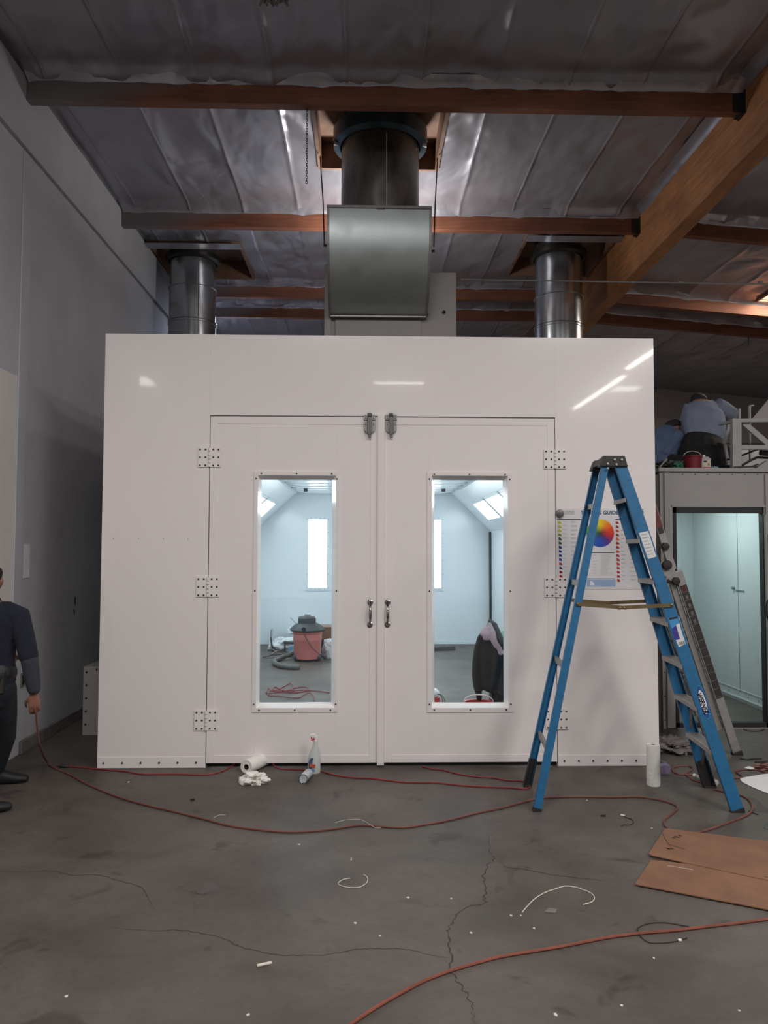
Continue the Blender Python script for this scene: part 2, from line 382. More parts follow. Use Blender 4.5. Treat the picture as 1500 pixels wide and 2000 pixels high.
# torn fold strips of foil lapped over the beams' upper edges
def lip(x0, x1, yp, zdrop, right=False, seed=0):
    b = MB(); n = int((x1-x0)/.07); rows = []
    for i in range(n+1):
        x = x0+(x1-x0)*i/n; zt = ZC - (.08*(x-GX1) if right else 0) - .045
        u = ((x+seed*.37)/1.22) % 1.; w = .018*noise.noise(Vector((x*3.3, seed, 0)))+.012*noise.noise(Vector((x*9, seed, 5))) - (.012 if u < .06 else 0)
        rows.append([(x, yp-.09, zt+.015), (x, yp-.05+w, zt-.018+w*.4), (x, yp-.012, zt-.035+w), (x, yp-.006, zt-zdrop+w), (x, yp+.001, zt-zdrop+w+.004)])
    i0 = [b.add(r) for r in rows]
    for i in range(n):
        for j in range(4): b.face((i0[i]+j, i0[i+1]+j, i0[i+1]+j+1, i0[i]+j+1))
    return b
for k, p in enumerate(PY):
    struct(lip(XW+.05, GX0, p, .05 if k != 3 else .06, False, k+1).build('ceiling', mFoil, fixn=False, ang=70))
    struct(lip(GX1, 9.4, p, .05, True, k+5).build('ceiling', mFoil, fixn=False, ang=70))
def lip_y(x0, y0, y1):
    b = MB(); n = int((y1-y0)/.08); i0 = []
    for i in range(n+1):
        y = y0+(y1-y0)*i/n; w = .012*noise.noise(Vector((2, y*2.5, 7)))
        i0.append(b.add([(x0-.10, y, ZC-.01), (x0-.06+w, y, ZC-.022), (x0-.030, y, ZC-.034+w), (x0-.010, y, ZC-.055+w), (x0-.002, y, ZC-.075+w)]))
    for i in range(n):
        for j in range(4): b.face((i0[i]+j, i0[i+1]+j, i0[i+1]+j+1, i0[i]+j+1))
    return b
for ya_, yb_ in ((3.6, PY[0]-.02), (PY[0]+.11, PY[1]-.02), (PY[1]+.11, 9.2)): struct(lip_y(GX0, ya_, yb_).build('ceiling', mFoil, fixn=False, ang=70))
# left wall with a pale door near the camera side
b = MB(); b.box(XW-.25, XW, 6.2, 17, 0, 5.7); b.box(XW-.25, XW, 3.2, 6.2, 3.05, 5.7); b.box(XW-.25, XW, 2.4, 3.2, 0, 5.7)
struct(b.build('wall_left', mWall, smooth=False))
b = MB(); b.box(XW-.06, XW+.0, 3.2, 6.2, 0, 3.05)
d1 = struct(b.build('door_1', mWall2, smooth=False))
b = MB(); b.box(XW, XW+.012, 6.20, 6.36, 0, 4.92); struct(b.build('trim_1', mWall, smooth=False, bevel=.004))
b = MB(); b.box(XW, XW+.03, 6.37, 17, 0, .10); struct(b.build('baseboard_left', mBase, smooth=False, bevel=.004))
b = MB(); b.box(XW, XW+.035, 3, 17, 4.93, 5.50); struct(b.build('trim_2', mWall, smooth=False, bevel=.004))
b = MB(); b.box(XW-.25, 9.8, 17, 17.2, 0, 5.7); struct(b.build('wall_back', mBack, smooth=False))
b = MB(); b.box(XW, 9.5, 16.9, 17, 3.62, 3.70); b.box(XW, 9.5, 16.86, 17, 4.05, 4.6); struct(b.build('trim_3', mBack, smooth=False))
b = MB(); b.box(9.5, 9.7, -9, 17, 0, 5.7); struct(b.build('wall_right', mBack, smooth=False))

# roof timbers
names = ['nearest to the camera, left of the big glulam', 'second from the camera, behind the central duct', 'third from the camera, above the white booth', 'farthest from the camera, low behind the cabinet']
for k, p in enumerate(PY):
    b = MB(); b.box(XW+.03, GX0, p, p+.09, 5.31, 5.53)
    tag(b.build('roof_purlin', mPur, smooth=False, bevel=.004), 'brown wooden roof purlin, '+names[k], 'beam', 'roof purlins left of the glulam beam')
names = ['nearest to the camera', 'second from the camera', 'third from the camera, sunlit below the skylight', 'farthest from the camera']
for k, p in enumerate(PY):
    b = MB(); z = -.08*6.1
    b.prism([(GX1, p, 5.31), (9.5, p, 5.31+z), (9.5, p, 5.53+z), (GX1, p, 5.53)], (0, .09, 0))
    tag(b.build('roof_purlin', mPur, smooth=False, bevel=.004), 'brown roof purlin right of the glulam beam, '+names[k], 'beam', 'roof purlins right of the glulam beam')
b = MB(); b.box(GX0, GX1, 3.4, 17, 4.93, 5.58)
gl = tag(b.build('glulam_beam', mGlu, smooth=False, bevel=.006), 'large orange-brown glulam beam running from upper right to behind the booth', 'beam')
for k, p in enumerate(PY[:3]):
    b = MB(); b.box(GX0-.012, GX0, p-.02, p+.11, 5.29, 5.52); b.box(GX0-.05, GX0-.004, p-.006, p+.096, 5.295, 5.305)
    b.box(GX0-.1, GX0-.01, p-.006, p, 5.30, 5.50)
    b.build('beam_hanger', mRubber, gl, smooth=False)
# skylight
h = sky_holes[0]
def ring_box(b, h, z0, z1, t, m=0):
    b.box(h[0]-t, h[0], h[2]-t, h[3]+t, z0, z1, m); b.box(h[1], h[1]+t, h[2]-t, h[3]+t, z0, z1, m)
    b.box(h[0], h[1], h[2]-t, h[2], z0, z1, m); b.box(h[0], h[1], h[3], h[3]+t, z0, z1, m)
b = MB(); ring_box(b, h, 5.30, 5.75, .03)
sk = struct(b.build('window_1', mPly, smooth=False))
mSky = mat('skylight_dome', (.9, .9, .9), .5, emit=(1., .93, .85), es=9.)
b = MB(); b.box(h[0], h[1], h[2], h[3], 5.70, 5.72); b.build('skylight_dome', mSky, sk, smooth=False)

# ================================================================== ROOF OPENINGS AND DUCTS
def opening(h, label, wide=.07):
    t = thing('roof_opening', ((h[0]+h[1])/2, (h[2]+h[3])/2, 5.5), label, 'roof opening')
    b = MB(); ring_box(b, h, 5.52, 5.80, .035); b.build('curb_frame', mPly, t, smooth=False)
    b = MB(); b.box(h[0], h[1], h[2], h[3], 5.78, 5.80); b.build('plywood_deck', mPly, t, smooth=False)
    b = MB(); b.box(h[0]-.05, h[1]+.05, h[2]-.16, h[2]+.02, 5.462, 5.468)
    b.build('foil_flap', mFoil, t, smooth=False)
    return t
opening(holes[0], 'plywood-lined roof opening round the large central duct')
opening(holes[1], 'plywood-lined roof opening round the duct near the left wall')
opening(holes[2], 'plywood-lined roof opening round the duct beside the glulam beam')
# central exhaust
CX, CY, CR = .135, 7.20, .372
t = thing('exhaust_duct', (CX, CY, 3.6), 'large dark round exhaust duct rising from the galvanized elbow into the roof', 'duct')
zt = AY(740, 405, 6.83).z
b = MB(); b.lathe([(CR, zt-.02), (CR, 5.78)], (CX, CY, 0), n=56, cap=False)
b.build('duct_pipe', mDuctB, t)
b = MB(); b.lathe([(CR+.012, 5.50), (CR+.075, 5.52), (CR+.08, 5.66), (CR+.01, 5.68)], (CX, CY, 0), n=56, cap=False)
b.build('flashing_collar', mat('blue_grey_collar', (.10, .15, .19), .3, .7, var=.4, vs=7), t)
for a in (-2.95, -.19):
    b = MB(); q = Vector((CX+math.cos(a)*(CR+.055), CY+math.sin(a)*(CR+.055), 5.52)); b.obox(q, (.02, .01, 0), (0, .012, 0), (0, 0, .03))
    b.obox(q+Vector((0, 0, .03)), (.03, 0, 0), (0, .006, 0), (0, 0, .014)); b.build('clip', mPaper, t)
b = MB(); b.cyl((CX+.05, CY-CR-.006, zt), (CX+.05, CY-CR-.006, 5.46), .003, 6); b.build('wire', mStr, t)
# galvanized elbow
xl = AY(641, 408, 6.83).x; xr = AY(841, 408, 6.83).x; ztp = zt
t = thing('duct_elbow', (CX, 7.0, 3.8), 'square galvanized duct elbow with curved back, below the dark round duct', 'duct')
YC = 7.44; cabz = AY(770, 531, YC).z
prof = [(6.83, ztp), (6.83, ztp-.10)]
zbe = AY(740, 612, 7.34).z
for i in range(1, 15):
    a = PI/2*i/14*.93; prof.append((6.83+.60*(1-math.cos(a)), ztp-.10-(ztp-.10-zbe+.02)*math.sin(a)))
prof += [(YC-.002, prof[-1][1]-.01)]
zb = prof[-2][1]
poly = [(xl, y, z) for y, z in prof] + [(xl, YC-.002, cabz+.02), (xl, 7.62, cabz+.02), (xl, 7.62, ztp)]
b = MB(); b.prism(poly, (xr-xl, 0, 0)); b.build('elbow_body', mGalv, t, ang=25)
b = MB()
for x in (xl, xr):
    for i in range(len(prof)-1):
        p0 = Vector((x, *prof[i])); p1 = Vector((x, *prof[i+1])); b.bar(p0, p1, (1, 0, 0), .022, .014)
b.box(xl-.012, xr+.012, 6.815, 6.85, ztp-.012, ztp+.012); b.box(xl, xr, prof[-2][0]-.015, prof[-2][0]+.02, zb-.016, zb-.002)
b.build('edge_flange', mSteel, t, smooth=False)
for sx, zz in ((xl-.018, -.31), (xr+.018, -.35)):
    b = MB(); b.cyl((sx-.025, 6.95, ztp+zz), (sx+.025, 6.95, ztp+zz), .012, 8); b.box(sx-.03, sx+.03, 6.94, 6.96, ztp+zz-.008, ztp+zz+.008); b.build('bracket', mRubber, t)
for x0, x1, z1, lab in ((xl-.04, -.45, 5.5, 'left'), (xr+.04, .70, 5.5, 'right')):
    b = MB(); b.tube([(x0, 6.95, ztp-.31), (x0+(x1-x0)*.2, 6.96, ztp+.1), (x1, 7.35, z1)], .006, 6)
    tag(b.build('hanger_rod', mScrew), 'thin dark hanger rod on the %s side of the central duct elbow' % lab, 'rod', 'hanger rods beside the duct elbow')
# blower cabinet
t = thing('blower_cabinet', (.4, 8.4, 3.30), 'grey-white sheet metal fan cabinet on the booth roof behind the duct elbow', 'cabinet')
c0 = AY(644, 530, YC); c1 = AY(891, 533, YC)
b = MB(); b.box(c0.x, c1.x, YC, 8.5, 3.26, cabz); b.build('cabinet_body', mCab, t, smooth=False, bevel=.006)
b = MB(); q = AY(634, 516, YC-.03); b.box(q.x, c0.x+.02, YC-.03, YC+.03, 3.26, q.z); b.build('side_panel', mCab, t, smooth=False, bevel=.004)
q0 = AY(830, 640, 7.99); b = MB(); b.box(c0.x+.06, AY(822, 600, YC).x, YC-.022, YC, 3.30, zbe-.04); b.build('access_panel', mCab, t, smooth=False, bevel=.004)
q = AY(867, 610, YC-.001); b = MB(); b.cyl(q, q+Vector((0, -.01, 0)), .017, 16); b.build('round_hole', mDark, t)
q = AY(834, 615, YC-.004); b = MB(); b.tube(spline([q+Vector((-.02, -.02, .0)), q+Vector((0, -.03, .01)), q+Vector((.008, -.03, -.01)), q+Vector((-.01, -.03, -.035))]), .006, 8); b.build('hook', mRubber, t)
# side ducts
def side_duct(cx, cy, r, ringpx, label, zbot):
    t = thing('exhaust_duct', (cx, cy, zbot), label, 'duct')
    z1, z2 = ringpx
    b = MB(); b.lathe([(r, zbot), (r, z1-.01)], (cx, cy, 0), n=44, cap=False); b.lathe([(r*.985, z1-.02), (r*.985, z2)], (cx, cy, 0), n=44, cap=False)
    b.lathe([(r*.97, z2-.02), (r*.97, 5.78)], (cx, cy, 0), n=44, cap=False); b.build('duct_pipe', mDuct, t)
    for z, w in ((z1, .012), (z1-.035, .006), (z2, .010)):
        b = MB(); b.lathe([(r*.98, z-w), (r+.010, z-w*.4), (r+.010, z+w*.4), (r*.98, z+w)], (cx, cy, 0), n=44, cap=False); b.build('ring_joint', mDuct, t)
    b = MB(); b.lathe([(r+.005, 5.44), (r+.05, 5.46), (r+.055, 5.52), (r, 5.54)], (cx, cy, 0), n=44, cap=False); b.build('flashing_collar', mScrew, t)
    b = MB(); a = -1.1; b.box(cx+math.cos(a)*r-.002, cx+math.cos(a)*r+.002, cy+math.sin(a)*r-.004, cy+math.sin(a)*r+.001, zbot, 5.4); b.build('seam', mScrew, t)
    return t
cl = AY(376, 600, 10.1); clr = (AY(422, 600, 10.1).x-AY(331, 600, 10.1).x)/2
side_duct(cl.x, 10.1, clr, (AY(376, 618, 10.1-clr).z, AY(376, 552, 10.1-clr).z), 'shiny round galvanized duct with ring joints near the left wall', 3.25)
cr_ = AY(1091, 600, 9.8); crr = (AY(1138, 600, 9.8).x-AY(1045, 600, 9.8).x)/2
side_duct(cr_.x, 9.8, crr, (AY(1091, 625, 9.8-crr).z, AY(1091, 568, 9.8-crr).z), 'shiny round galvanized duct with ring joints beside the glulam beam', 3.25)
# plenum riser left (stands beside the booth) and the low box
t = thing('side_plenum', (-2.33, 8, 0), 'low white sheet metal box on the floor left of the booth', 'box')
p0 = AY(163, 1300, 7.0)
b = MB(); b.box(p0.x, -2.03, 7.0, 10.7, .0, AY(163, 1302, 7.0).z); b.build('box_body', mCab, t, smooth=False, bevel=.004)
b = MB()
for i in range(5): b.cyl((p0.x+.03, 6.998, .1+.115*i), (p0.x+.03, 6.99, .1+.115*i), .008, 10)
b.cyl((p0.x+.12, 6.998, .585), (p0.x+.12, 6.99, .585), .008, 10); split(b.build('screw', mScrew, t))
b = MB(); b.box(cl.x-.25, -2.03, 9.75, 10.45, .6, 3.25); b.build('riser', mCab, t, smooth=False)
b = MB(); b.box(2.30, cr_.x+.3, 9.7, 10.1, 3.17, 3.25)
tag(b.build('duct_bracket', mCab, smooth=False), 'grey ledge under the right galvanized duct', 'bracket')

# ================================================================== PAINT BOOTH
YB = 5.96; XL, XR, ZT = -2.022, 2.280, 3.338
booth = thing('paint_booth', (.13, YB, 0), 'large glossy white paint booth with two windowed front doors', 'paint booth')
oX0, oX1, oZ = -1.206, 1.492, 2.698
def row_screws(b, pts, r=.0075, m=1, d=.008):
    for p in pts: b.lathe([(r, 0), (r, d*.6), (r*.6, d)], p, (0, -1, 0), n=10, m=m)
for nm, x0, x1, lab in (('front_panel', XL, oX0-.0004, 'left'), ('front_panel', oX1+.0004, XR, 'right')):
    b = MB(); b.box(x0, x1, YB, YB+.05, 0.0, ZT); b.box(x0+.003, x1-.003, YB-.004, YB+.002, .004, .085)
    n = 6 if lab == 'left' else 7
    row_screws(b, [Vector((x0+.05+(x1-x0-.12)*i/(n-1), YB-.004, .042)) for i in range(n)])
    if lab == 'left': row_screws(b, [Vector((x0+.09+.19*i, YB, 1.74)) for i in range(4)], .003, 1, .003)
    b.build(nm, [mWhite, mScrew], booth, bevel=.0)
b = MB(); b.box(oX0, oX1, YB, YB+.05, oZ+.006, ZT); b.build('header_panel', mWhite, booth, smooth=False)
# backing strips added behind the door gaps to keep booth light from leaking
b = MB(); b.box(oX0-.04, oX0+.03, YB+.052, YB+.075, 0, oZ+.05); b.box(oX1-.03, oX1+.04, YB+.052, YB+.075, 0, oZ+.05); b.box(oX0, oX1, YB+.052, YB+.075, oZ-.03, oZ+.05); b.box(oX0, oX1, YB+.06, YB+.085, 0, .034)
b.build('gap_backing', mRubber, booth, smooth=False)
# outer side walls, roof, rear, hidden parts of the shell
YF = 13.54
b = MB(); b.box(XL+.012, XL+.05, YB+.05, YF+.06, 0, 3.25); b.build('side_wall', mCab, booth, smooth=False)
b = MB(); b.box(XR-.05, XR-.012, YB+.05, YF+.06, 0, 3.25); b.build('side_wall', mCab, booth, smooth=False)
b = MB(); b.box(XL+.05, XR-.05, YB+.05, YF+.06, 3.2, 3.25); b.build('roof', mCab, booth, smooth=False)
b = MB(); b.box(XL+.05, XR-.05, YF, YF+.05, 0, 3.2)
b.box(XL+.06, XR-.06, YF-.012, YF, .0, .05)
row_screws(b, [Vector((XL+.15+.24*i, YF-.012, .028)) for i in range(17)], .006, 1, .004)
b.build('rear_wall', [mInner, mScrew], booth, smooth=False)
iX0, iX1 = -1.92, 2.215; hZ = 1.975; cZ = 2.64; cX0, cX1 = -1.21, 1.55
b = MB(); b.box(iX0-.03, iX0, YB+.08, YF, 0, hZ); b.build('inner_wall', mInner, booth, smooth=False)
b = MB(); b.box(iX1, iX1+.03, YB+.08, YF, 0, hZ)
b.box(iX1-.04, iX1, 12.0, 12.1, 0, hZ); b.box(iX1-.015, iX1, 12.1, 13.3, hZ-.03, hZ)
b.build('inner_wall', mInner, booth, smooth=False)
b = MB(); b.box(iX1-.02, iX1-.001, 13.40, 13.53, 0.02, hZ-.01); b.build('black_slot', mDark, booth, smooth=False)
for x0, x1 in ((iX0, cX0), (iX1, cX1)):
    b = MB(); b.prism([(x0, YB+.08, hZ), (x1, YB+.08, cZ), (x1, YB+.08, cZ+.03), (x0, YB+.08, hZ+.03)], (0, YF-YB-.08, 0)); b.build('sloped_panel', mInner, booth, smooth=False)
b = MB(); b.box(XL+.05, XR-.05, YB+.05, YB+.08, oZ, 3.2); b.build('inner_header', mInner, booth, smooth=False)
b = MB(); b.box(cX0, cX1, YB+.08, YF, cZ+.03, cZ+.05)
y = YF-.05
b2 = MB()
while y > YB+.3:
    for j in range(3):
        xa = cX0+(cX1-cX0)*j/3; xb = cX0+(cX1-cX0)*(j+1)/3; n = 10; g = []
        for jj in range(7):
            for ii in range(n+1):
                u = ii/n; w = jj/6; z = cZ+.03-.05*math.sin(PI*u)**.5*math.sin(PI*w)**.6+.008*noise.noise(Vector((xa+u*3, y+w*2, 0))) if 0 < ii < n and 0 < jj < 6 else cZ+.03
                g.append((xa+(xb-xa)*u, y-.5*w, z))
        i0 = b2.add(g)
        for jj in range(6):
            for ii in range(n): q = i0+jj*(n+1)+ii; b2.face((q, q+1, q+n+2, q+n+1))
    b.box(cX0, cX1, y-.02, y+.02, cZ-.012, cZ+.03); y -= .52
for x in (cX0, cX0+(cX1-cX0)/3, cX0+2*(cX1-cX0)/3, cX1): b.box(x-.02, x+.02, YB+.1, YF, cZ-.01, cZ+.03)
b.build('ceiling_grid', mInner, booth, smooth=False); b2.build('ceiling_filter', mInner, booth)
for px in (597, 866):
    q = FL(px, 955, cZ-.015); b = MB(); b.box(q.x-.03, q.x+.03, q.y-.02, q.y+.02, cZ-.06, cZ-.0); b.build('ceiling_clip', mRubber, booth, smooth=False)
# light fixtures in the slopes
for side in (0, 1):
    xa, xb = ((iX0, cX0), (iX1, cX1))[side]; lo = Vector((xa, 0, hZ)); hi = Vector((xb, 0, cZ)); d = (hi-lo); n = Vector((d.z, 0, -d.x)); n = n.normalized()*(1 if side == 0 else -1)
    if n.z > 0: n = -n
    for k, yc in enumerate((11.95, 10.68, 9.41, 8.14, 6.87)):
        c = lo+d*.46; c.y = yc; w = d.normalized()
        fx = MB(); hw = .20; hl = .605
        for sgn in (-1, 1):
            fx.obox(c+w*sgn*(hw)+n*.006, w*.025, (0, hl, 0), n*.012); fx.obox(c+Vector((0, sgn*(hl-.03), 0))+n*.006, w*(hw+.02), (0, .035, 0), n*.012)
        f = fx.build('lamp_frame', mInner, booth, smooth=False)
        p = MB(); p.obox(c+n*.002, w*(hw-.025), (0, hl-.06, 0), n*.004); p.build('lamp_panel', mLampI, f, smooth=False)
# rear windows
for x0, x1 in ((-.985, -.665), (1.025, 1.345)):
    b = MB(); z0, z1 = .985, 2.175; t_ = .055
    b.box(x0-t_, x0, YF-.02, YF, z0-t_, z1+t_); b.box(x1, x1+t_, YF-.02, YF, z0-t_, z1+t_); b.box(x0, x1, YF-.02, YF, z1, z1+t_); b.box(x0, x1, YF-.02, YF, z0-t_, z0)
    row_screws(b, [Vector((x0+.04+.08*i, YF-.02, zz)) for i in range(4) for zz in (z0-.03, z1+.03)]+[Vector((xx, YF-.02, z0+.24*i)) for i in range(6) for xx in (x0-.03, x1+.03)], .006, 1, .004)
    f = b.build('rear_window_frame', [mInner, mScrew], booth, smooth=False)
    p = MB(); p.box(x0, x1, YF-.008, YF-.001, z0, z1); p.build('rear_window_pane', mWinI, f, smooth=False)

# ---- front doors
def screw_dark(b, p, r=.0068): b.lathe([(r, 0), (r, .004), (r*.5, .006)], p, (0, -1, 0), n=10, m=1)
def make_door(x0, x1, fo, fi, ap, hinge_x, side):
    """fo frame outer, fi frame inner edge, ap aperture: each (x0,x1,z0,z1)"""
    z0, z1 = .036, oZ-.004; YD = YB-.004; T = .05
    b = MB()
    # slab built as a ring round the aperture
    b.box(x0, fo[0]+.02, YD+.003, YD+T, z0, z1); b.box(fo[1]-.02, x1, YD+.003, YD+T, z0, z1)
    b.box(fo[0]+.02, fo[1]-.02, YD+.003, YD+T, z0, fo[2]+.02); b.box(fo[0]+.02, fo[1]-.02, YD+.003, YD+T, fo[3]-.02, z1)
    # face sheets with fine seams
    bw = .058
    b.box(x0, x0+bw, YD, YD+.004, z0, z1); b.box(x1-bw, x1, YD, YD+.004, z0, z1)
    b.box(x0+bw, x1-bw, YD-.001, YD+.004, z0, z0+bw); b.box(x0+bw, x1-bw, YD-.001, YD+.004, z1-bw, z1)
    d = b.build('door', mDoorP, booth, smooth=False, bevel=.0012)
    # window frame: flat ring with screws
    b = MB(); yf = YD-.006
    b.box(fo[0], fi[0], yf, YD+.004, fo[2], fo[3]); b.box(fi[1], fo[1], yf, YD+.004, fo[2], fo[3])
    b.box(fi[0], fi[1], yf, YD+.004, fo[2], fi[2]); b.box(fi[0], fi[1], yf, YD+.004, fi[3], fo[3])
    # reveal sloping in
    yb = YD+.058
    P = lambda r, y: [(r[0], y, r[2]), (r[1], y, r[2]), (r[1], y, r[3]), (r[0], y, r[3])]
    A = P(fi, yf+.001); B_ = P(ap, yb)
    for k in range(4): b.quad(A[k], A[(k+1) % 4], B_[(k+1) % 4], B_[k])
    b.box(ap[0]-.08, ap[0], yb, yb+.006, ap[2]-.08, ap[3]+.08); b.box(ap[1], ap[1]+.08, yb, yb+.006, ap[2]-.08, ap[3]+.08)
    b.box(ap[0], ap[1], yb, yb+.006, ap[2]-.08, ap[2]); b.box(ap[0], ap[1], yb, yb+.006, ap[3], ap[3]+.08)
    w = .5*(fi[0]-fo[0]); xm = (fo[0]+fo[1])/2; zm = (fo[2]+fo[3])/2
    for p in ((fo[0]+w, zm), (fo[1]-w, zm), (xm, fo[3]-w), (xm, fo[2]+w), (fo[0]+w, fo[3]-.055), (fo[1]-w, fo[3]-.055), (fo[0]+w, fo[2]+.06), (fo[1]-w, fo[2]+.06), (fo[0]+.055, fo[3]-w), (fo[1]-.055, fo[3]-w), (fo[0]+.055, fo[2]+w), (fo[1]-.055, fo[2]+w)):
        screw_dark(b, Vector((p[0], yf, p[1])), .0062)
    b.build('window_frame', [mDoorP, mScrew], d, smooth=False)
    b = MB(); b.box(ap[0]-.02, ap[1]+.02, yb-.004, yb-.001, ap[2]-.02, ap[3]+.02); b.build('glass_pane', mGlass, d, smooth=False)
    # hinges
    for zc in (2.373, 1.373, .360):
        b = MB(); hh = .076
        b.box(hinge_x-.088, hinge_x-.009, YB-.010, YB-.0045, zc-hh, zc+hh); b.box(hinge_x+.009, hinge_x+.088, YB-.011, YB-.005, zc-hh, zc+hh)
        for q in range(5):
            za = zc-hh+2*hh*q/5; b.cyl((hinge_x, YB-.012, za+.002), (hinge_x, YB-.012, za+2*hh/5-.002), .0095, 12)
        for ix in (-.072, -.030, .030, .070):
            for iz in (-.062, 0, .060): screw_dark(b, Vector((hinge_x+ix, YB-.010, zc+iz)), .0068)
        b.build('hinge', [mDoorP, mScrew], d, smooth=False)
    return d
def rect(pxs, y): a = AY(pxs[0], pxs[1], y); c = AY(pxs[2], pxs[3], y); return (a.x, c.x, c.z, a.z)
dl = make_door(oX0+.006, .099, rect((497, 921, 659.5, 1390), YB), rect((504.5, 928.5, 654, 1382), YB), rect((511, 937, 646.5, 1372), YB+.054), oX0+.002, 0)
dr = make_door(.153, oX1-.006, rect((834, 922, 1002, 1390), YB), rect((843, 929, 993.5, 1382), YB), rect((848, 937.5, 984, 1372), YB+.054), oX1-.004, 1)
b = MB(); b.box(.098, .152, YB-.022, YB+.03, .02, oZ+.02); b.box(.104, .146, YB-.024, YB-.02, .03, oZ); b.build('astragal', mDoorP, booth, smooth=False, bevel=.002)
def latch(parent, cx, zt, up_open):
    b = MB(); y = YB-.006; w = .043; T = .010
    n = 8; poly = [(cx-w, y, zt-.058), (cx-w, y, zt-.12)]
    for i in range(n+1): a = PI+PI*i/n; poly.append((cx+w*math.cos(a), y, zt-.125+.035*math.sin(a)))
    poly += [(cx+w, y, zt-.12), (cx+w, y, zt-.058)]
    b.prism(poly, (0, -T, 0)); b.box(cx-w-.002, cx-.018, y-T, y, zt-.052, zt-.012); b.box(cx+.018, cx+w+.002, y-T, y, zt-.052, zt-.012); b.box(cx-.02, cx+.02, y-.006, y, zt-.06, zt-.005)
    for sx in (-.031, .031):
        for dz in (-.024, -.038, -.075, -.09, -.145): b.lathe([(.005, 0), (.004, .003)], (cx+sx, y-T, zt+dz), (0, -1, 0), n=8, m=1)
    o = b.build('latch', [mSteel, mScrew], parent, bevel=.002)
    return o
def lever(parent, cx, zt):
    b = MB(); y = YB-.016
    b.prism([(cx-.019, y, zt-.04), (cx-.020, y, zt-.145), (cx-.012, y, zt-.168), (cx+.012, y, zt-.168), (cx+.020, y, zt-.145), (cx+.019, y, zt-.04), (cx+.012, y, zt-.028), (cx-.012, y, zt-.028)], (0, -.022, 0))
    b.obox((cx, y-.012, zt-.175), (.011, 0, 0), (0, .005, 0), (0, 0, .02)); return b.build('latch_lever', mat('lever_grey', (.16, .15, .15), .4, .6), parent, bevel=.004)
def keeper(parent, cx, zt):
    b = MB(); y = YB-.016; b.box(cx-.016, cx+.016, y-.012, y+.01, zt-.022, zt+.002); b.tube([(cx-.014, y-.014, zt-.03), (cx-.014, y-.02, zt-.012), (cx+.014, y-.02, zt-.012), (cx+.014, y-.014, zt-.03)], .004, 8)
    return b.build('latch_keeper', mChrome, parent, bevel=.002)
for d, px, py in ((dl, 722, 807.5), (dr, 764, 807.5)):
    q = AY(px, py, YB-.01)
    latch(d, q.x, q.z, 0); lever(d, q.x, q.z); keeper(d, q.x, q.z)
def handle(parent, px):
    a = AY(px+.5, 1176, YB); c = AY(px, 1220, YB); b = MB()
    for q, s in ((a, 1), (c, -1)):
        b.lathe([(.021, 0), (.022, .004), (.015, .008), (.006, .009)], (q.x, YB-.004, q.z), (0, -1, 0), n=20)
        b.lathe([(.006, 0), (.005, .004)], (q.x, YB-.013, q.z), (0, -1, 0), n=10)
        b.limb([(q.x, YB-.010, q.z), (q.x, YB-.02, q.z-s*.022), (q.x, YB-.034, q.z-s*.036)], [.012, .009, .008])
        b.lathe([(.006, -.003), (.0095, 0), (.006, .003)], (q.x, YB-.036, q.z-s*.040), (0, 0, 1), n=14)
    zs = [a.z-.04, a.z-.06, (a.z+c.z)/2, c.z+.055, c.z+.04]
    b.tube(spline([(a.x, YB-.036, zs[0]), (a.x, YB-.040, zs[1]), (a.x, YB-.043, zs[2]), (a.x, YB-.040, zs[3]), (a.x, YB-.036, zs[4])], 5), [.007+.005*math.sin(PI*i/20) for i in range(21)], 14)
    return b.build('door_handle', mChrome, parent)
handle(dl, 722.5); handle(dr, 756.5)

# ================================================================== TINTING CHART
tl = AY(1088, 993, YB-.004); br = AY(1257, 1151, YB-.004)
W = br.x-tl.x; H = tl.z-br.z
poster = thing('wall_chart', ((tl.x+br.x)/2, YB-.004, br.z), 'printed colour tinting guide chart with a rainbow wheel on the booth front', 'chart')
b = MB(); b.box(tl.x, br.x, YB-.0035, YB-.0008, br.z, tl.z); b.build('chart_sheet', mat('chart_paper', (.68, .66, .67), .45), poster, smooth=False)
def pp(u, v, d=.0045): return Vector((tl.x+u*W, YB-d, tl.z-v*H))     # u,v in 0..1 from the top left
def cu(cx, cy): return ((cx-112)/1140., (cy-175)/1065.)              # chart coordinates measured on the enlarged view
mInk = mat('ink_black', (.01, .01, .012), .6); mInkG = mat('ink_grey', (.33, .33, .35), .7); mInkB = mat('ink_blue', (.035, .09, .17), .6); mPaleB = mat('pale_blue_print', (.28, .40, .58), .6)
def prect(b, u0, v0, u1, v1, m=0, d=.0045): b.quad(pp(u0, v1, d), pp(u1, v1, d), pp(u1, v0, d), pp(u0, v0, d), m)
b = MB()
for (x0, x1, y) in ((110, 465, 322), (530, 868, 757), (885, 1245, 320)):
    u0, v0 = cu(x0, y-5); u1, v1 = cu(x1, y+5); prect(b, u0, v0, u1, v1)
split(b.build('rule_line', mInk, poster, smooth=False, fixn=False))
b = MB(); u0, v0 = cu(500, 1098); u1, v1 = cu(875, 1106); prect(b, u0, v0, u1, v1, 0); u0, v0 = cu(500, 1115); u1, v1 = cu(880, 1205); prect(b, u0, v0, u1, v1, 1)
i0 = b.add([pp(*cu(545+55*math.cos(a*PI/16), 1190-60*math.sin(a*PI/16)), .0052) for a in range(9)]+[pp(*cu(545, 1190), .0052)]); b.face(range(i0, i0+10), 2)
b.build('info_box', [mInkB, mPaleB, mPaper], poster, smooth=False, fixn=False)
b = MB()
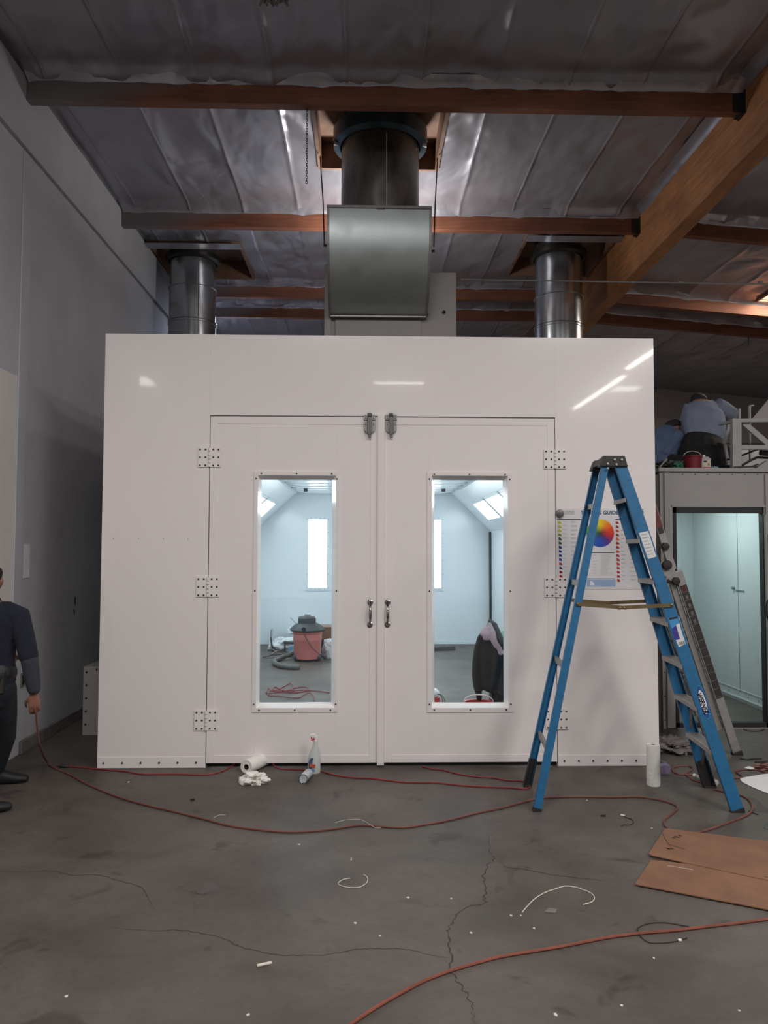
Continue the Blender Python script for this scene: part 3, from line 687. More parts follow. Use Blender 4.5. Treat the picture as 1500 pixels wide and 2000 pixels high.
for k in range(16):
    y = 345+54.4*k
    for xx, ww in ((190, random.uniform(30, 65)), (295, random.uniform(60, 110))):
        for dy in ((0, 9, 18) if xx == 295 else (3,)):
            u0, v0 = cu(xx, y+dy-1.3); u1, v1 = cu(xx+ww*random.uniform(.7, 1), y+dy+1.3); prect(b, u0, v0, u1, v1)
    if k < 15:
        for dy in (3, 12):
            u0, v0 = cu(960, y+dy-1.3); u1, v1 = cu(960+random.uniform(25, 60), y+dy+1.3); prect(b, u0, v0, u1, v1)
            u0, v0 = cu(1075, y+dy-1.3); u1, v1 = cu(1075+random.uniform(60, 130), y+dy+1.3); prect(b, u0, v0, u1, v1)
for k in range(14):
    y = 790+20*k; u0, v0 = cu(685, y-1.5); u1, v1 = cu(685+random.uniform(90, 165), y+1.5); prect(b, u0, v0, u1, v1)
    if k % 2 == 0: u0, v0 = cu(580, y-1.5); u1, v1 = cu(580+random.uniform(30, 60), y+1.5); prect(b, u0, v0, u1, v1)
b.build('small_print', mInkG, poster, smooth=False, fixn=False)['kind'] = 'stuff'
cols_l = [(170, 190, 30)]*3+[(120, 140, 10), (20, 50, 60), (20, 80, 40), (20, 30, 110), (20, 40, 130), (25, 45, 130), (50, 40, 130), (150, 20, 50), (60, 20, 80), (140, 15, 50), (170, 15, 40), (165, 15, 40), (175, 15, 45)]
cols_r = [(150, 40, 10), (140, 50, 15), (200, 60, 30), (120, 60, 10), (215, 90, 20), (170, 20, 20), (165, 15, 25), (205, 60, 50), (165, 15, 30), (165, 15, 30), (200, 40, 40), (170, 15, 35), (170, 15, 35), (165, 12, 30), (165, 12, 30)]
b = MB(); mats = []
for cols, x in ((cols_l, 125), (cols_r, 892)):
    for k, c in enumerate(cols):
        m_ = mat('swatch', srgb(*c), .5); mats.append(m_)
        y = 376+54.6*k; x_ = x+1.0*k*(1 if x < 500 else .8)
        P = [pp(*cu(x_, y), .005)]+[pp(*cu(x_+42*math.sin(a*PI/12), y-36*math.cos(a*PI/12)), .005) for a in range(7)]
        i0 = b.add(P); b.face(range(i0, i0+8), len(mats)-1)
split(b.build('colour_swatch', mats, poster, smooth=False, fixn=False))
# colour wheel
wc = pp(*cu(683, 500), .0052); wr = 184/1140*W
m = bpy.data.materials.new('hue_wheel'); m.use_nodes = True; nt = m.node_tree; N = nt.nodes; L = nt.links; bs = N['Principled BSDF']; bs.inputs['Roughness'].default_value = .5
g = N.new('ShaderNodeNewGeometry'); s3 = N.new('ShaderNodeVectorMath'); s3.operation = 'SUBTRACT'; s3.inputs[1].default_value = wc; L.new(g.outputs['Position'], s3.inputs[0])
sx = N.new('ShaderNodeSeparateXYZ'); L.new(s3.outputs[0], sx.inputs[0])
a2 = N.new('ShaderNodeMath'); a2.operation = 'ARCTAN2'; L.new(sx.outputs[2], a2.inputs[0]); L.new(sx.outputs[0], a2.inputs[1])
cr2 = N.new('ShaderNodeValToRGB'); mrr = N.new('ShaderNodeMapRange'); mrr.inputs[1].default_value = -PI; mrr.inputs[2].default_value = PI; L.new(a2.outputs[0], mrr.inputs[0]); L.new(mrr.outputs[0], cr2.inputs[0])
stops = [(0, (20, 130, 60)), (.12, (20, 90, 170)), (.27, (30, 70, 180)), (.38, (90, 40, 120)), (.47, (200, 30, 30)), (.56, (225, 70, 20)), (.64, (240, 130, 10)), (.75, (235, 205, 20)), (.85, (150, 190, 30)), (1, (20, 130, 60))]
e = cr2.color_ramp.elements; e[0].position = 0; e[0].color = (*srgb(*stops[0][1]), 1); e[1].position = 1; e[1].color = (*srgb(*stops[-1][1]), 1)
for p_, c in stops[1:-1]: x = e.new(p_); x.color = (*srgb(*c), 1)
ln = N.new('ShaderNodeVectorMath'); ln.operation = 'LENGTH'; L.new(s3.outputs[0], ln.inputs[0])
m2 = N.new('ShaderNodeMapRange'); m2.inputs[1].default_value = 0; m2.inputs[2].default_value = wr*.55; L.new(ln.outputs['Value'], m2.inputs[0])
mx = N.new('ShaderNodeMix'); mx.data_type = 'RGBA'; mx.inputs[6].default_value = (.04, .035, .03, 1); L.new(m2.outputs[0], mx.inputs[0]); L.new(cr2.outputs[0], mx.inputs[7]); L.new(mx.outputs[2], bs.inputs['Base Color'])
b = MB(); i0 = b.add([wc+Vector((math.cos(a*PI/24)*wr, 0, math.sin(a*PI/24)*wr)) for a in range(48)]); b.face(range(i0, i0+48)); b.build('colour_wheel', m, poster, smooth=False, fixn=False)
RX, UP = (1, 0, 0), (0, 0, 1)
q = pp(*cu(425, 252), .005); text('TINTING GUIDE', .0125, q, RX, UP, poster, 'chart_title', mInkB, .0002, bold=.0004)
tt = bpy.data.objects['chart_title']; vs = [v.co.x for v in tt.data.vertices]; wdt = max(vs)-min(vs); want = (930-425)/1140*W; xm_ = min(vs); k_ = want/wdt
hts = [v.co.z for v in tt.data.vertices]; kz = (50/1065*H)/(max(hts)-min(hts)); z0_ = min(hts)
for v in tt.data.vertices: v.co.x = xm_+(v.co.x-xm_)*k_; v.co.z = z0_+(v.co.z-z0_)*kz
def fit_text(s, name, x0, x1, y0, y1, m_):
    q = pp(*cu(x0, y1), .005); o = text(s, .01, q, RX, UP, poster, name, m_, .0002)
    X = [v.co.x for v in o.data.vertices]; Z = [v.co.z for v in o.data.vertices]; a = min(X); c = min(Z)
    for v in o.data.vertices: v.co.x = (q.x-poster.location.x)+(v.co.x-a)*((x1-x0)/1140*W)/(max(X)-a); v.co.z = (q.z-poster.location.z)+(v.co.z-c)*((y1-y0)/1065*H)/(max(Z)-c)
fit_text('ROBASE', 'chart_logo', 185, 340, 205, 232, mInkG); fit_text('PERFORMANCE', 'chart_logo', 165, 342, 240, 252, mInkG)
fit_text('S', 'chart_title', 1240, 1268, 180, 235, mInkB)
q = AY(1093.5, 1003, YB-.01); b = MB(); b.lathe([(.031, 0), (.032, .003), (.030, .018), (.026, .021), (.009, .0215), (.008, .024)], (q.x, YB-.0037, q.z), (0, -1, 0), n=28)
tag(b.build('round_magnet', mat('grey_magnet', (.16, .155, .15), .45, .5)), 'grey round magnet pinning the top left corner of the tinting chart', 'magnet')

# ================================================================== BLUE STEPLADDER
def channel(b, p0, p1, wdir, out, w, dep, th, m=0, w1=None):
    """C channel from p0 to p1: web of width w (centre line p0-p1) facing out, flanges pointing inwards"""
    p0 = Vector(p0); p1 = Vector(p1); d = (p1-p0).normalized(); wd = Vector(wdir); wd = (wd-d*wd.dot(d)).normalized(); n = d.cross(wd).normalized()
    if n.dot(Vector(out)) < 0: n = -n
    w1 = w1 or w
    def sec(p, w): 
        h = w/2; return [p+wd*h, p+wd*h-n*dep, p+wd*(h-th)-n*dep, p+wd*(h-th)-n*th, p-wd*(h-th)-n*th, p-wd*(h-th)-n*dep, p-wd*h-n*dep, p-wd*h]
    b.rings([sec(p0, w), sec(p1, w1)], m)
lad = thing('stepladder', (1.75, 5.15, 0), 'blue fibreglass stepladder with black top cap standing open before the booth', 'ladder')
U = Vector((.09, .99, 0)).normalized(); Wd = Vector((1, -.05, 0)).normalized()
YTN = 4.99
nf0 = FL(1443, 1588); nr0 = FL(1049, 1586); ff0 = nf0+U*.535; fr0 = nr0+U*.545
nf1 = AY(1211, 909, YTN); nr1 = AY(1184, 909, YTN); zt_ = nf1.z; ff1 = nf1+U*.315; fr1 = nr1+U*.315
for p in (nf1, nr1, ff1, fr1): p.z = zt_+.02
for p0, p1, w, outv, nm in ((nf0, nf1, .080, -U, 'rail'), (ff0, ff1, .080, U, 'rail'), (nr0, nr1, .050, -U, 'rail'), (fr0, fr1, .050, U, 'rail')):
    b = MB(); d = (p1-p0).normalized(); channel(b, p0+d*.02, p1, Wd, outv, w, .028, .004, w1=w*.92); b.build(nm, mBlue, lad, smooth=False, bevel=.001)
    b = MB(); channel(b, p0+Vector((0, 0, .0)), p0+d*(.025 if outv == -U else .20), Wd, outv, w+.006, .034, .006); b.box(p0.x-w*.52, p0.x+w*.52, min(p0.y, p0.y-outv.y*.034), max(p0.y, p0.y-outv.y*.034), 0, .012)
    b.build('foot', mBlackP, lad, smooth=False, bevel=.0015)
def lerp(a, c, t): return a+(c-a)*t
for k in range(7):
    z = .385+.27*k; t1 = z/nf1.z; a = lerp(nf0, nf1, t1); c = lerp(ff0, ff1, t1); a.z = c.z = z
    b = MB(); e = U*.006; mid = (a+c)/2; hl = (c-a).length/2-.004
    b.obox(mid, U*hl, Wd*.042, Vector((0, 0, .0025))); b.obox(mid+Wd*.041-Vector((0, 0, .012)), U*hl, Wd*.0025, Vector((0, 0, .014))); b.obox(mid-Wd*.041-Vector((0, 0, .012)), U*hl, Wd*.0025, Vector((0, 0, .014)))
    for g_ in range(-3, 4): b.obox(mid+Wd*.010*g_+Vector((0, 0, .0035)), U*hl, Wd*.0022, Vector((0, 0, .0012)))
    b.build('step', mAlu, lad, smooth=False)
    if k < 2:
        for s0, s1 in ((a, ff0), (c, ff0)):
            pass
for k, z in enumerate((.37, .9, 1.44, 1.96)):
    t1 = z/nr1.z; a = lerp(nr0, nr1, t1); c = lerp(fr0, fr1, t1); b = MB(); b.obox((a+c)/2, (c-a)/2*.985, Wd*.004, Vector((0, 0, .017))); b.obox((a+c)/2+Wd*.010+Vector((0, 0, .016)), (c-a)/2*.985, Wd*.010, Vector((0, 0, .0025)))
    b.build('cross_bar', mAlu, lad, smooth=False)
for z0_, zz in ((.385, .16), (.655, .42)):     # diagonal struts under the lower steps
    for rail0, rail1, s in ((nf0, nf1, 1), (ff0, ff1, -1)):
        a = lerp(rail0, rail1, zz/nf1.z); m_ = (lerp(nf0, nf1, z0_/nf1.z)+lerp(ff0, ff1, z0_/nf1.z))/2; m_.z = z0_-.01
        b = MB(); b.bar(a+U*s*.012, lerp(m_, a, .25), Wd, .018, .003); b.build('strut', mAlu, lad, smooth=False)
for s, (a0, a1, c0_, c1_) in ((-1, (nr0, nr1, nf0, nf1)), (1, (fr0, fr1, ff0, ff1))):
    zz = 1.315; a = lerp(a0, a1, zz/nr1.z); c = lerp(c0_, c1_, (zz-.005)/nf1.z)+Wd*.028; off = U*s*.006; mid = lerp(a, c, .46)-Vector((0, 0, .022)); b = MB()
    b.bar(a+off-Wd*.012, mid+off+Wd*.03, (0, 0, 1), .024, .004); b.bar(mid+off*1.8-Wd*.03, c+off, (0, 0, 1), .024, .004)
    for q in (a+off-Wd*.005, c+off-Wd*.008, mid+off-Wd*.012, mid+off+Wd*.014): b.lathe([(.009, 0), (.008, .004), (.004, .006)], q+U*s*.004, U*s, n=12)
    b.build('spreader', mBrass, lad, smooth=False)
b = MB(); zc = zt_; x0, x1 = AY(1170, 900, YTN).x, AY(1225.5, 900, YTN).x; e0 = -U*.016; e1 = U*.335; org = Vector((0, 0, 0)); o_ = nf1.copy(); o_.z = 0
lo_, hi_ = zc-.022+.013, zc+.062
def cap_sec(e, sh, top):   # trapezoid
    return [Vector((x0, YTN, lo_))+e, Vector((x1, YTN, lo_))+e, Vector((x1-.020, YTN, hi_))+e, Vector((x0+.026, YTN, hi_))+e]
for ea, eb in ((-.016, .065), (.255, .335)): b.rings([cap_sec(U*ea, 0, 0), cap_sec(U*eb, 0, 0)])
def cap_mid(e): return [Vector((x0+.012, YTN, lo_+.02))+e, Vector((x1-.008, YTN, lo_+.02))+e, Vector((x1-.022, YTN, hi_-.003))+e, Vector((x0+.030, YTN, hi_-.003))+e]
b.rings([cap_mid(U*.06), cap_mid(U*.26)])
b.build('top_cap', mBlackP, lad, smooth=False, bevel=.005)
b = MB()
for px, py in ((1187, 906), (1200.5, 898), (1214.5, 898), (1204, 907.5), (1187, 915)):
    q = AY(px, py, YTN-.018); b.lathe([(.0085, 0), (.008, .004), (.003, .006)], q, (0, -1, 0), n=12)
b.build('rivet', mAlu, lad)
# labels on the near front rail
rd = (nf1-nf0).normalized(); rw = (Wd-rd*Wd.dot(rd)).normalized()
def on_rail(px, py, d=.0015):   # point on the outer face of the near front rail
    n = rd.cross(rw).normalized(); n = n if n.dot(U) < 0 else -n
    dr_ = fw+rt2*((px-750)/F)-up2*((py-1000)/F); P0 = nf0+n*d; t_ = (P0-CAM).dot(n)/dr_.dot(n); return CAM+dr_*t_, n
def label(name, corners, m_, d):
    b = MB(); P = [on_rail(x, y, d)[0] for x, y in corners]; i0 = b.add(P); b.face(range(i0, i0+len(P))); return b.build(name, m_, lad, smooth=False, fixn=False)
mLbl = mat('label_white', (.62, .62, .62), .6); mLblB = mat('label_light_blue', (.05, .25, .50), .5); mLblD = mat('label_violet', (.05, .035, .25), .5); mOval = mat('oval_blue', (.02, .075, .26), .45)
label('label', [(1248, 1041), (1266, 1037), (1282, 1087), (1266, 1092)], mLbl, .0012)
for k in range(7):
    y = 1044+k*6.4; x = 1252+k*2.05
    label('label_print', [(x, y), (x+11, y-1.7), (x+11.8, y-.2), (x+.5, y+1.6)], mInkG, .0018)
lb = label('product_label', [(1304.5, 1207), (1322.5, 1203.5), (1340, 1258), (1325, 1264)], mLblB, .0012)
label('product_label', [(1306, 1207), (1322.5, 1204), (1323.5, 1207.5), (1307.5, 1211)], mInk, .0018)
label('product_label', [(1312, 1228), (1320, 1222), (1328, 1248), (1319, 1250)], mLblD, .0018)
label('product_label', [(1320.5, 1220), (1327, 1217), (1332.5, 1238), (1339.5, 1257), (1326, 1264), (1320, 1250.5), (1328, 1248)], mLbl, .0018)
for k in range(6): label('barcode', [(1325.5+k*2, 1254-k*.4), (1326.5+k*2, 1253.8-k*.4), (1328.6+k*2, 1260-k*.5), (1327.6+k*2, 1260.2-k*.5)], mInk, .0024)
def ell_label(name, cx, cy, la, lb_, ang, m_, d):
    return label(name, [(cx+la*math.cos(t)*math.cos(ang)-lb_*math.sin(t)*math.sin(ang), cy+la*math.cos(t)*math.sin(ang)+lb_*math.sin(t)*math.cos(ang)) for t in [2*PI*i/40 for i in range(40)]], m_, d)
an = math.atan2(1397-1347, 1381-1366)
ell_label('oval_badge', 1373.3, 1371.5, 34.5, 9, an, mLblB, .0012); ell_label('oval_badge', 1373.3, 1371.5, 33.2, 8.2, an, mOval, .0018); ell_label('oval_badge', 1373.3, 1371.5, 24.5, 5.9, an, mLbl, .0024)
q, n = on_rail(1364.8, 1354.5, .003); q2, _ = on_rail(1379, 1394, .003); rr_ = (q2-q).normalized(); uu_ = n.cross(rr_).normalized()
o = text('WERNER', .055, q, rr_, uu_, lad, 'badge_lettering', mInk, .0002, shear=.25, bold=.0016)
X = [(v.co+lad.location-q).dot(rr_) for v in o.data.vertices]; Z = [(v.co+lad.location-q).dot(uu_) for v in o.data.vertices]; ll = (q2-q).length; hh = .030
for v, x, z in zip(o.data.vertices, X, Z):
    v.co = q-lad.location+rr_*(x-min(X))*ll/(max(X)-min(X))+uu_*((z-min(Z))/(max(Z)-min(Z))-.42)*hh + n*.0005

# ================================================================== ALUMINIUM MULTI-POSITION LADDER
l2 = thing('folding_ladder', (2.7, 6.4, 0), 'aluminium multi-position ladder with black hinge knobs leaning on the booth side', 'ladder')
ya = 6.18; B0 = FL(1440, 1474); ya = B0.y
T0 = AY(1281, 985, ya); dd = (T0-B0).normalized()
TT = B0+dd*((2.305-B0.x)/dd.x)
V = Vector((0, 1, 0)); wv = Vector((0, 0, 1)).cross(dd).cross(dd).normalized(); wv = Vector((dd.z, 0, -dd.x))   # points right/down, in the X-Z plane
hinge = AY(1313, 1118, ya); th = (hinge-B0).dot(dd)
for yy, nm in ((0, 'near'), (.52, 'far')):
    o = V*yy
    b = MB(); b.bar(B0+o, B0+dd*th+o, wv, .070, .028); b.build('lower_rail', mAlu, l2, smooth=False, bevel=.004)
    b = MB(); b.bar(B0+dd*.22+o-wv*.060+V*.035, B0+dd*(th-.05)+o-wv*.060+V*.035, wv, .055, .025); b.build('lower_rail', mAlu, l2, smooth=False, bevel=.004)
    b = MB(); b.bar(B0+dd*(th+.02)+o-wv*.035, TT+o-wv*.03, wv, .060, .028); b.build('upper_rail', mAlu, l2, smooth=False, bevel=.004)
for k in range(5):
    p = B0+dd*(.30+.29*k); b = MB(); b.tube([p, p+V*.52], .016, 10); b.build('rung', mAlu, l2)
for k in range(4):
    p = B0+dd*(.35+.29*k)-wv*.06; b = MB(); b.tube([p+V*.03, p+V*.5], .014, 10); b.build('rung', mAlu, l2)
for k in range(2):
    p = B0+dd*(th+.22+.29*k)-wv*.035; b = MB(); b.tube([p, p+V*.52], .016, 10); b.build('rung', mAlu, l2)
for px, py, r, nn in ((1298, 1067, .034, 6), (1301.5, 1103.5, .040, 24), (1319, 1135, .036, 6)):
    for yy in (0, .52):
        q = AY(px, py, ya-.02)+V*yy; b = MB(); b.lathe([(r*.9, 0), (r, .006), (r, .022), (r*.85, .028), (r*.4, .030)], q, (0, -1, 0), n=nn); b.build('hinge_knob', mBlackP, l2, ang=25)
b = MB(); q = AY(1306, 1112, ya-.016); b.prism([q+Vector((-.07, 0, .05)), q+Vector((-.05, 0, -.04)), q+Vector((.03, 0, -.11)), q+Vector((.085, 0, -.09)), q+Vector((.05, 0, .0)), q+Vector((.0, 0, .07))], (0, .006, 0)); b.build('hinge_plate', mAlu, l2, smooth=False, bevel=.004)
def on2(t, w, d=.0155): return B0+dd*t+wv*w-V*d
t0_ = (AY(1320, 1147, ya)-B0).dot(dd); t1_ = (AY(1398, 1365, ya)-B0).dot(dd)
def strip(ta, tb, wa, wb, m_, d, nm):
    b = MB(); i0 = b.add([on2(ta, wa, d), on2(tb, wa, d), on2(tb, wb, d), on2(ta, wb, d)]); b.face((i0, i0+1, i0+2, i0+3)); b.build(nm, m_, l2, smooth=False, fixn=False)
mStk = mat('sticker_black', (.03, .027, .026), .5); mStkR = mat('sticker_red', (.16, .03, .03), .5); mStkG = mat('sticker_grey', (.14, .13, .12), .6)
strip(t1_, t0_, -.028, .030, mStk, .0150, 'sticker')
for k in range(14):
    ta = t1_+(t0_-t1_)*(k+.15)/14; strip(ta, ta+.004, -.024, .026, mStkG, .0156, 'sticker_line')
for k in (9, 10, 11, 12): 
    ta = t1_+(t0_-t1_)*(k+.3)/14; strip(ta, ta+.03, -.008, .012, mStkG, .0158, 'sticker_print')
strip(t0_-.05, t0_-.01, -.02, .02, mStkR, .0160, 'sticker_print'); strip(t0_-.044, t0_-.016, -.012, .012, mStk, .0164, 'sticker_print')
ts = (AY(1290, 1030, ya)-B0).dot(dd); te = (AY(1280, 975, ya)-B0).dot(dd)
strip(ts, te, -.060, -.008, mStkR, .0150, 'sticker'); strip(ts-.05, ts+.005, -.056, -.012, mStk, .0155, 'sticker')
for yy in (0, .52):
    b = MB(); b.bar(B0-dd*.01+V*yy, B0+dd*.03+V*yy, wv, .082, .045); b.build('rubber_foot', mBlackP, l2, smooth=False, bevel=.004)
b = MB()
for i in range(3):
    for j in range(2): b.lathe([(.005, 0), (.004, .003)], on2(.045+.035*i, -.018+.03*j+.008*(i % 2), .0145), (0, -1, 0), n=8)
b.build('rivet', mAlu, l2)

# ================================================================== PREP BOOTH AT RIGHT
YP = 7.18
pb = thing('prep_booth', (3.6, YP, 0), 'grey prep booth at right with open doorway and pale teal inside walls', 'booth')
PX0, PX1, PZ = 2.79, 5.4, 2.435; dx0, dx1, dz1 = 2.907, 3.772, 2.07
b = MB(); b.box(PX0, dx0-.0, YP, YP+.05, 0, PZ-.02); b.box(dx1, PX1, YP, YP+.05, 0, PZ-.02); b.box(dx0, dx1, YP, YP+.05, dz1, PZ-.02)
b.build('front_wall', mGreyP, pb, smooth=False)
b = MB(); b.box(PX0-.02, PX1, YP-.03, YP+.06, PZ-.03, PZ+.005); b.build('roof_edge', mGreyP, pb, smooth=False, bevel=.003)
b = MB(); b.box(PX0+.035, PX0+.085, YP-.022, YP+.0, .01, PZ-.04); b.box(dx0-.012, dx1+.06, YP-.012, YP, dz1+.0, dz1+.02); b.box(dx0-.03, dx0-.004, YP-.012, YP, .01, dz1); b.box(dx1+.02, dx1+.05, YP-.02, YP, .01, PZ-.05)
b.build('frame_trim', mGreyP, pb, smooth=False, bevel=.002)
b = MB(); row_screws(b, [Vector((PX0+.018, YP, .08+.22*i)) for i in range(5)]+[Vector((dx0+.1+.12*i, YP, PZ-.055)) for i in range(8)], .006, 0, .005); split(b.build('screw', mScrew, pb))
g = .028
b = MB(); b.box(dx0, dx0+.03, YP-.015, YP+.06, 0, dz1); b.box(dx1-.012, dx1, YP-.015, YP+.06, 0, dz1); b.box(dx0, dx1, YP-.015, YP+.06, dz1-.055, dz1); b.box(dx0, dx1, YP-.015, YP+.06, 0, .055)
b.build('door_gasket', mRubber, pb, smooth=False)
b = MB(); b.box(dx0, dx1+.05, YP-.035, YP-.015, 0, .012); b.build('threshold', mAlu, pb, smooth=False)
rx = 4.14; ry = 9.6
b = MB(); b.box(PX0, PX0+.04, YP+.05, ry, 0, PZ-.03); b.build('inner_wall', mTeal, pb, smooth=False)
b = MB(); b.box(rx, rx+.04, YP+.05, ry, 0, PZ-.03); 
b.box(rx-.012, rx, YP+.05, ry, .03, .045); b.box(rx-.006, rx, YP+.05, ry, .12, .13)
for y in (8.44,): b.box(rx-.003, rx, y-.004, y+.004, .1, PZ-.03, 1)
row_screws(b, [], 0)
for i in range(9): b.cyl((rx-.001, 7.6+.22*i, .08), (rx-.006, 7.6+.22*i, .08), .006, 8, 1)
b.cyl((rx-.001, 8.53, 1.24), (rx-.03, 8.53, 1.24), .016, 10, 1); b.box(rx-.012, rx, 8.3, 8.5, 1.215, 1.222, 1)
b.build('inner_wall', [mTeal, mat('seam_grey', (.2, .25, .25), .6)], pb, smooth=False)
b = MB(); b.box(PX0, rx, ry, ry+.05, 0, PZ-.03); b.box(3.99, 3.996, ry-.004, ry, 0, PZ-.03); b.build('back_wall', mTeal, pb, smooth=False)
b = MB(); b.box(PX0, PX1, YP+.05, ry+.6, PZ-.05, PZ-.0); b.build('roof', mGreyP, pb, smooth=False)
b = MB(); b.box(PX1-.04, PX1, YP+.05, ry+.6, 0, PZ-.05); b.build('outer_wall', mGreyP, pb, smooth=False)
# side door panel with handle right of the opening
b = MB(); q = AY(1493, 1045, YP-.03); b.box(q.x, q.x+.8, YP-.055, YP-.02, .08, 2.0); sd = b.build('side_door', mGreyP, pb, smooth=False, bevel=.004)
b = MB(); zt2 = AY(1495, 1045, YP-.06).z
b.box(q.x+.018, q.x+.026, YP-.060, YP-.054, .5, zt2); b.box(q.x+.018, q.x+.6, YP-.060, YP-.054, zt2-.004, zt2+.004); b.build('window_gasket', mRubber, sd, smooth=False)
q = AY(1496.5, 1190, YP-.08); b = MB(); b.tube(spline([q+Vector((.05, .02, .085)), q+Vector((.01, -.01, .08)), q+Vector((-.004, -.02, .05)), q+Vector((-.004, -.02, -.05)), q+Vector((.01, -.01, -.08)), q+Vector((.05, .02, -.085))]), .009, 10); b.build('door_handle', mBlackP, sd)

# ================================================================== THINGS ON THE PREP BOOTH ROOF
ZR = PZ+.005
def person_mesh(parts, name, m_, parent, vox):
    b = MB()
    for p in parts: b.limb(*p[:2], side=p[2] if len(p) > 2 else (1, 0, 0))
    return b.build(name, m_, parent, remesh=vox, fixn=True)
def hand(b, wrist, d, palm_n, thumb_side, L=.175, curl=.5):
    """palm and five fingers: wrist point, direction, palm normal, side of the thumb"""
    d = Vector(d).normalized(); n = Vector(palm_n); n = (n-d*n.dot(d)).normalized(); s = d.cross(n).normalized()
    if s.dot(Vector(thumb_side)) < 0: s = -s
    w = Vector(wrist); k = L/.18
    b.limb([w-d*.02, w+d*.03*k, w+d*.065*k, w+d*.09*k], [(.026*k, .019*k), (.034*k, .017*k), (.041*k, .015*k), (.039*k, .012*k)], side=s)
    for i, (off, ln) in enumerate(((.030, .074), (.010, .083), (-.010, .077), (-.029, .060))):
        p = w+d*.088*k+s*off*k; a = curl*(.7+.18*i); pts = [p-d*.01]; dirv = d.copy(); q = p
        for j, f in enumerate((.42, .32, .26)):
            pts.append(q.copy()); ca, sa = math.cos(a), math.sin(a); dirv = (d*math.cos(a*(j+.6))+n*math.sin(a*(j+.6))).normalized(); q = q+dirv*ln*f*k
        pts.append(q); b.limb(pts, [.0095*k, .0092*k, .0086*k, .0078*k, .0068*k], side=s, n=10)
    p = w+d*.028*k+s*.026*k; q1 = p+(d*.5+s*.6+n*.3).normalized()*.04*k; q2 = q1+(d*.8+s*.15+n*.55*curl*1.5).normalized()*.033*k; q3 = q2+(d*.7-s*.1+n*.8*curl*1.5).normalized()*.026*k
    b.limb([p-s*.01, p, q1, q2, q3], [.014*k, .0145*k, .0115*k, .0100*k, .0080*k], side=n, n=10)
def head(b, c, f, u, k=1., flat=1.):
    """c: centre of skull, f: facing, u: up. skull, jaw, nose, ears, brow"""
    c = Vector(c); f = Vector(f).normalized(); u = Vector(u).normalized(); s = f.cross(u).normalized()
    b.limb([c-f*.035*k+u*.01, c+u*.005*k, c+f*.045*k], [(.070*k, .085*k), (.077*k, .103*k), (.066*k, .088*k)], side=s)
    b.limb([c-u*.03*k+f*.01*k, c-u*.075*k+f*.035*k, c-u*.105*k+f*.055*k], [(.066*k, .070*k), (.052*k, .050*k), (.026*k, .024*k)], side=s)
    b.limb([c+f*.095*k+u*.005*k, c+f*.112*k-u*.022*k, c+f*.117*k-u*.035*k], [.008*k, .012*k, .013*k], side=s, n=8)
    b.limb([c+f*.082*k-u*.066*k-s*.022*k, c+f*.090*k-u*.066*k, c+f*.082*k-u*.066*k+s*.022*k], [.006*k, .009*k, .006*k], side=u, n=8)
    for g_ in (-1, 1): b.limb([c+s*g_*.078*k-f*.002+u*.014*k, c+s*g_*.084*k-f*.010*k, c+s*g_*.077*k+f*.002*k-u*.026*k], [(.012*k, .006), (.017*k, .007), (.009*k, .006)], side=f, n=8)
# --- man kneeling, pale blue shirt, back towards us
YA = 7.95
def A(px, py, dy=0.): return AY(px, py, YA+dy)
pa = thing('person', (A(1375, 900).x, YA+.2, ZR), 'person in pale blue shirt and black trousers kneeling bent over on the prep booth roof', 'person')
hipL, hipR = A(1351, 882, .02), A(1398, 882, .02); shL, shR = A(1349, 795, .34), A(1402, 792, .34); hd = A(1364, 787, .50); nk = A(1370, 792, .38)
kL = Vector((hipL.x-.04, YA+.22, ZR+.07)); kR = Vector((hipR.x+.05, YA+.22, ZR+.07)); fL = Vector((hipL.x-.02, YA-.18, ZR+.06)); fR = Vector((hipR.x+.02, YA-.18, ZR+.06))
elL = A(1331, 850, .38); haL = A(1328, 892, .45); elR = A(1430, 806, .42); haR = A(1428, 822, .68)
b = MB(); mh = (hipL+hipR)/2; msh = (shL+shR)/2
b.limb([mh, lerp(mh, msh, .5), msh], [(.13, .07), (.14, .08), (.16, .08)]); b.limb([msh, nk, hd], [.07, .058, .06])
head(b, hd, (0, .55, -.8), (-.2, .8, .5), .98)
for a_, e_, h_ in ((shL, elL, haL), (shR, elR, haR)): b.limb([a_, e_, h_], [.048, .040, .028])
hand(b, haL, (.1, .3, -1), (1, 0, 0), (0, 1, 0)); hand(b, haR, (-.6, .8, -.2), (0, 0, -1), (-1, 0, 0))
for h_, k_2, f_ in ((hipL, kL, fL), (hipR, kR, fR)): b.limb([h_, k_2, f_], [.075, .05, .035])
b.build('body', mSkin, pa, remesh=.009)
b = MB()
b.limb([lerp(mh, msh, .30), lerp(mh, msh, .42), lerp(mh, msh, .6), lerp(mh, msh, .8), lerp(mh, msh, 1.)+Vector((0, .02, .0)), lerp(msh, nk, .6)], [(.205, .11), (.220, .13), (.232, .14), (.225, .125), (.18, .10), (.09, .07)])
b.limb([shL+Vector((.05, 0, -.01)), shL, lerp(shL, elL, .5), elL, lerp(elL, haL, .75)], [.075, .080, .070, .062, .045]); b.limb([shR-Vector((.05, 0, .01)), shR, lerp(shR, elR, .5), elR, lerp(elR, haR, .35)], [.078, .085, .080, .066, .060])
b.build('shirt', mLtBlue, pa, remesh=.012)
b = MB(); b.limb([lerp(mh, msh, .30), lerp(mh, msh, .12), mh, mh-Vector((0, .03, .12))], [(.20, .10), (.225, .14), (.235, .16), (.22, .15)])
for h_, k_2, f_ in ((hipL, kL, fL), (hipR, kR, fR)): b.limb([h_+Vector((0, -.02, -.03)), lerp(h_, k_2, .5)+Vector((0, -.02, 0)), k_2], [.15, .125, .09]); b.limb([k_2, f_+Vector((0, .06, .01))], [.075, .052])
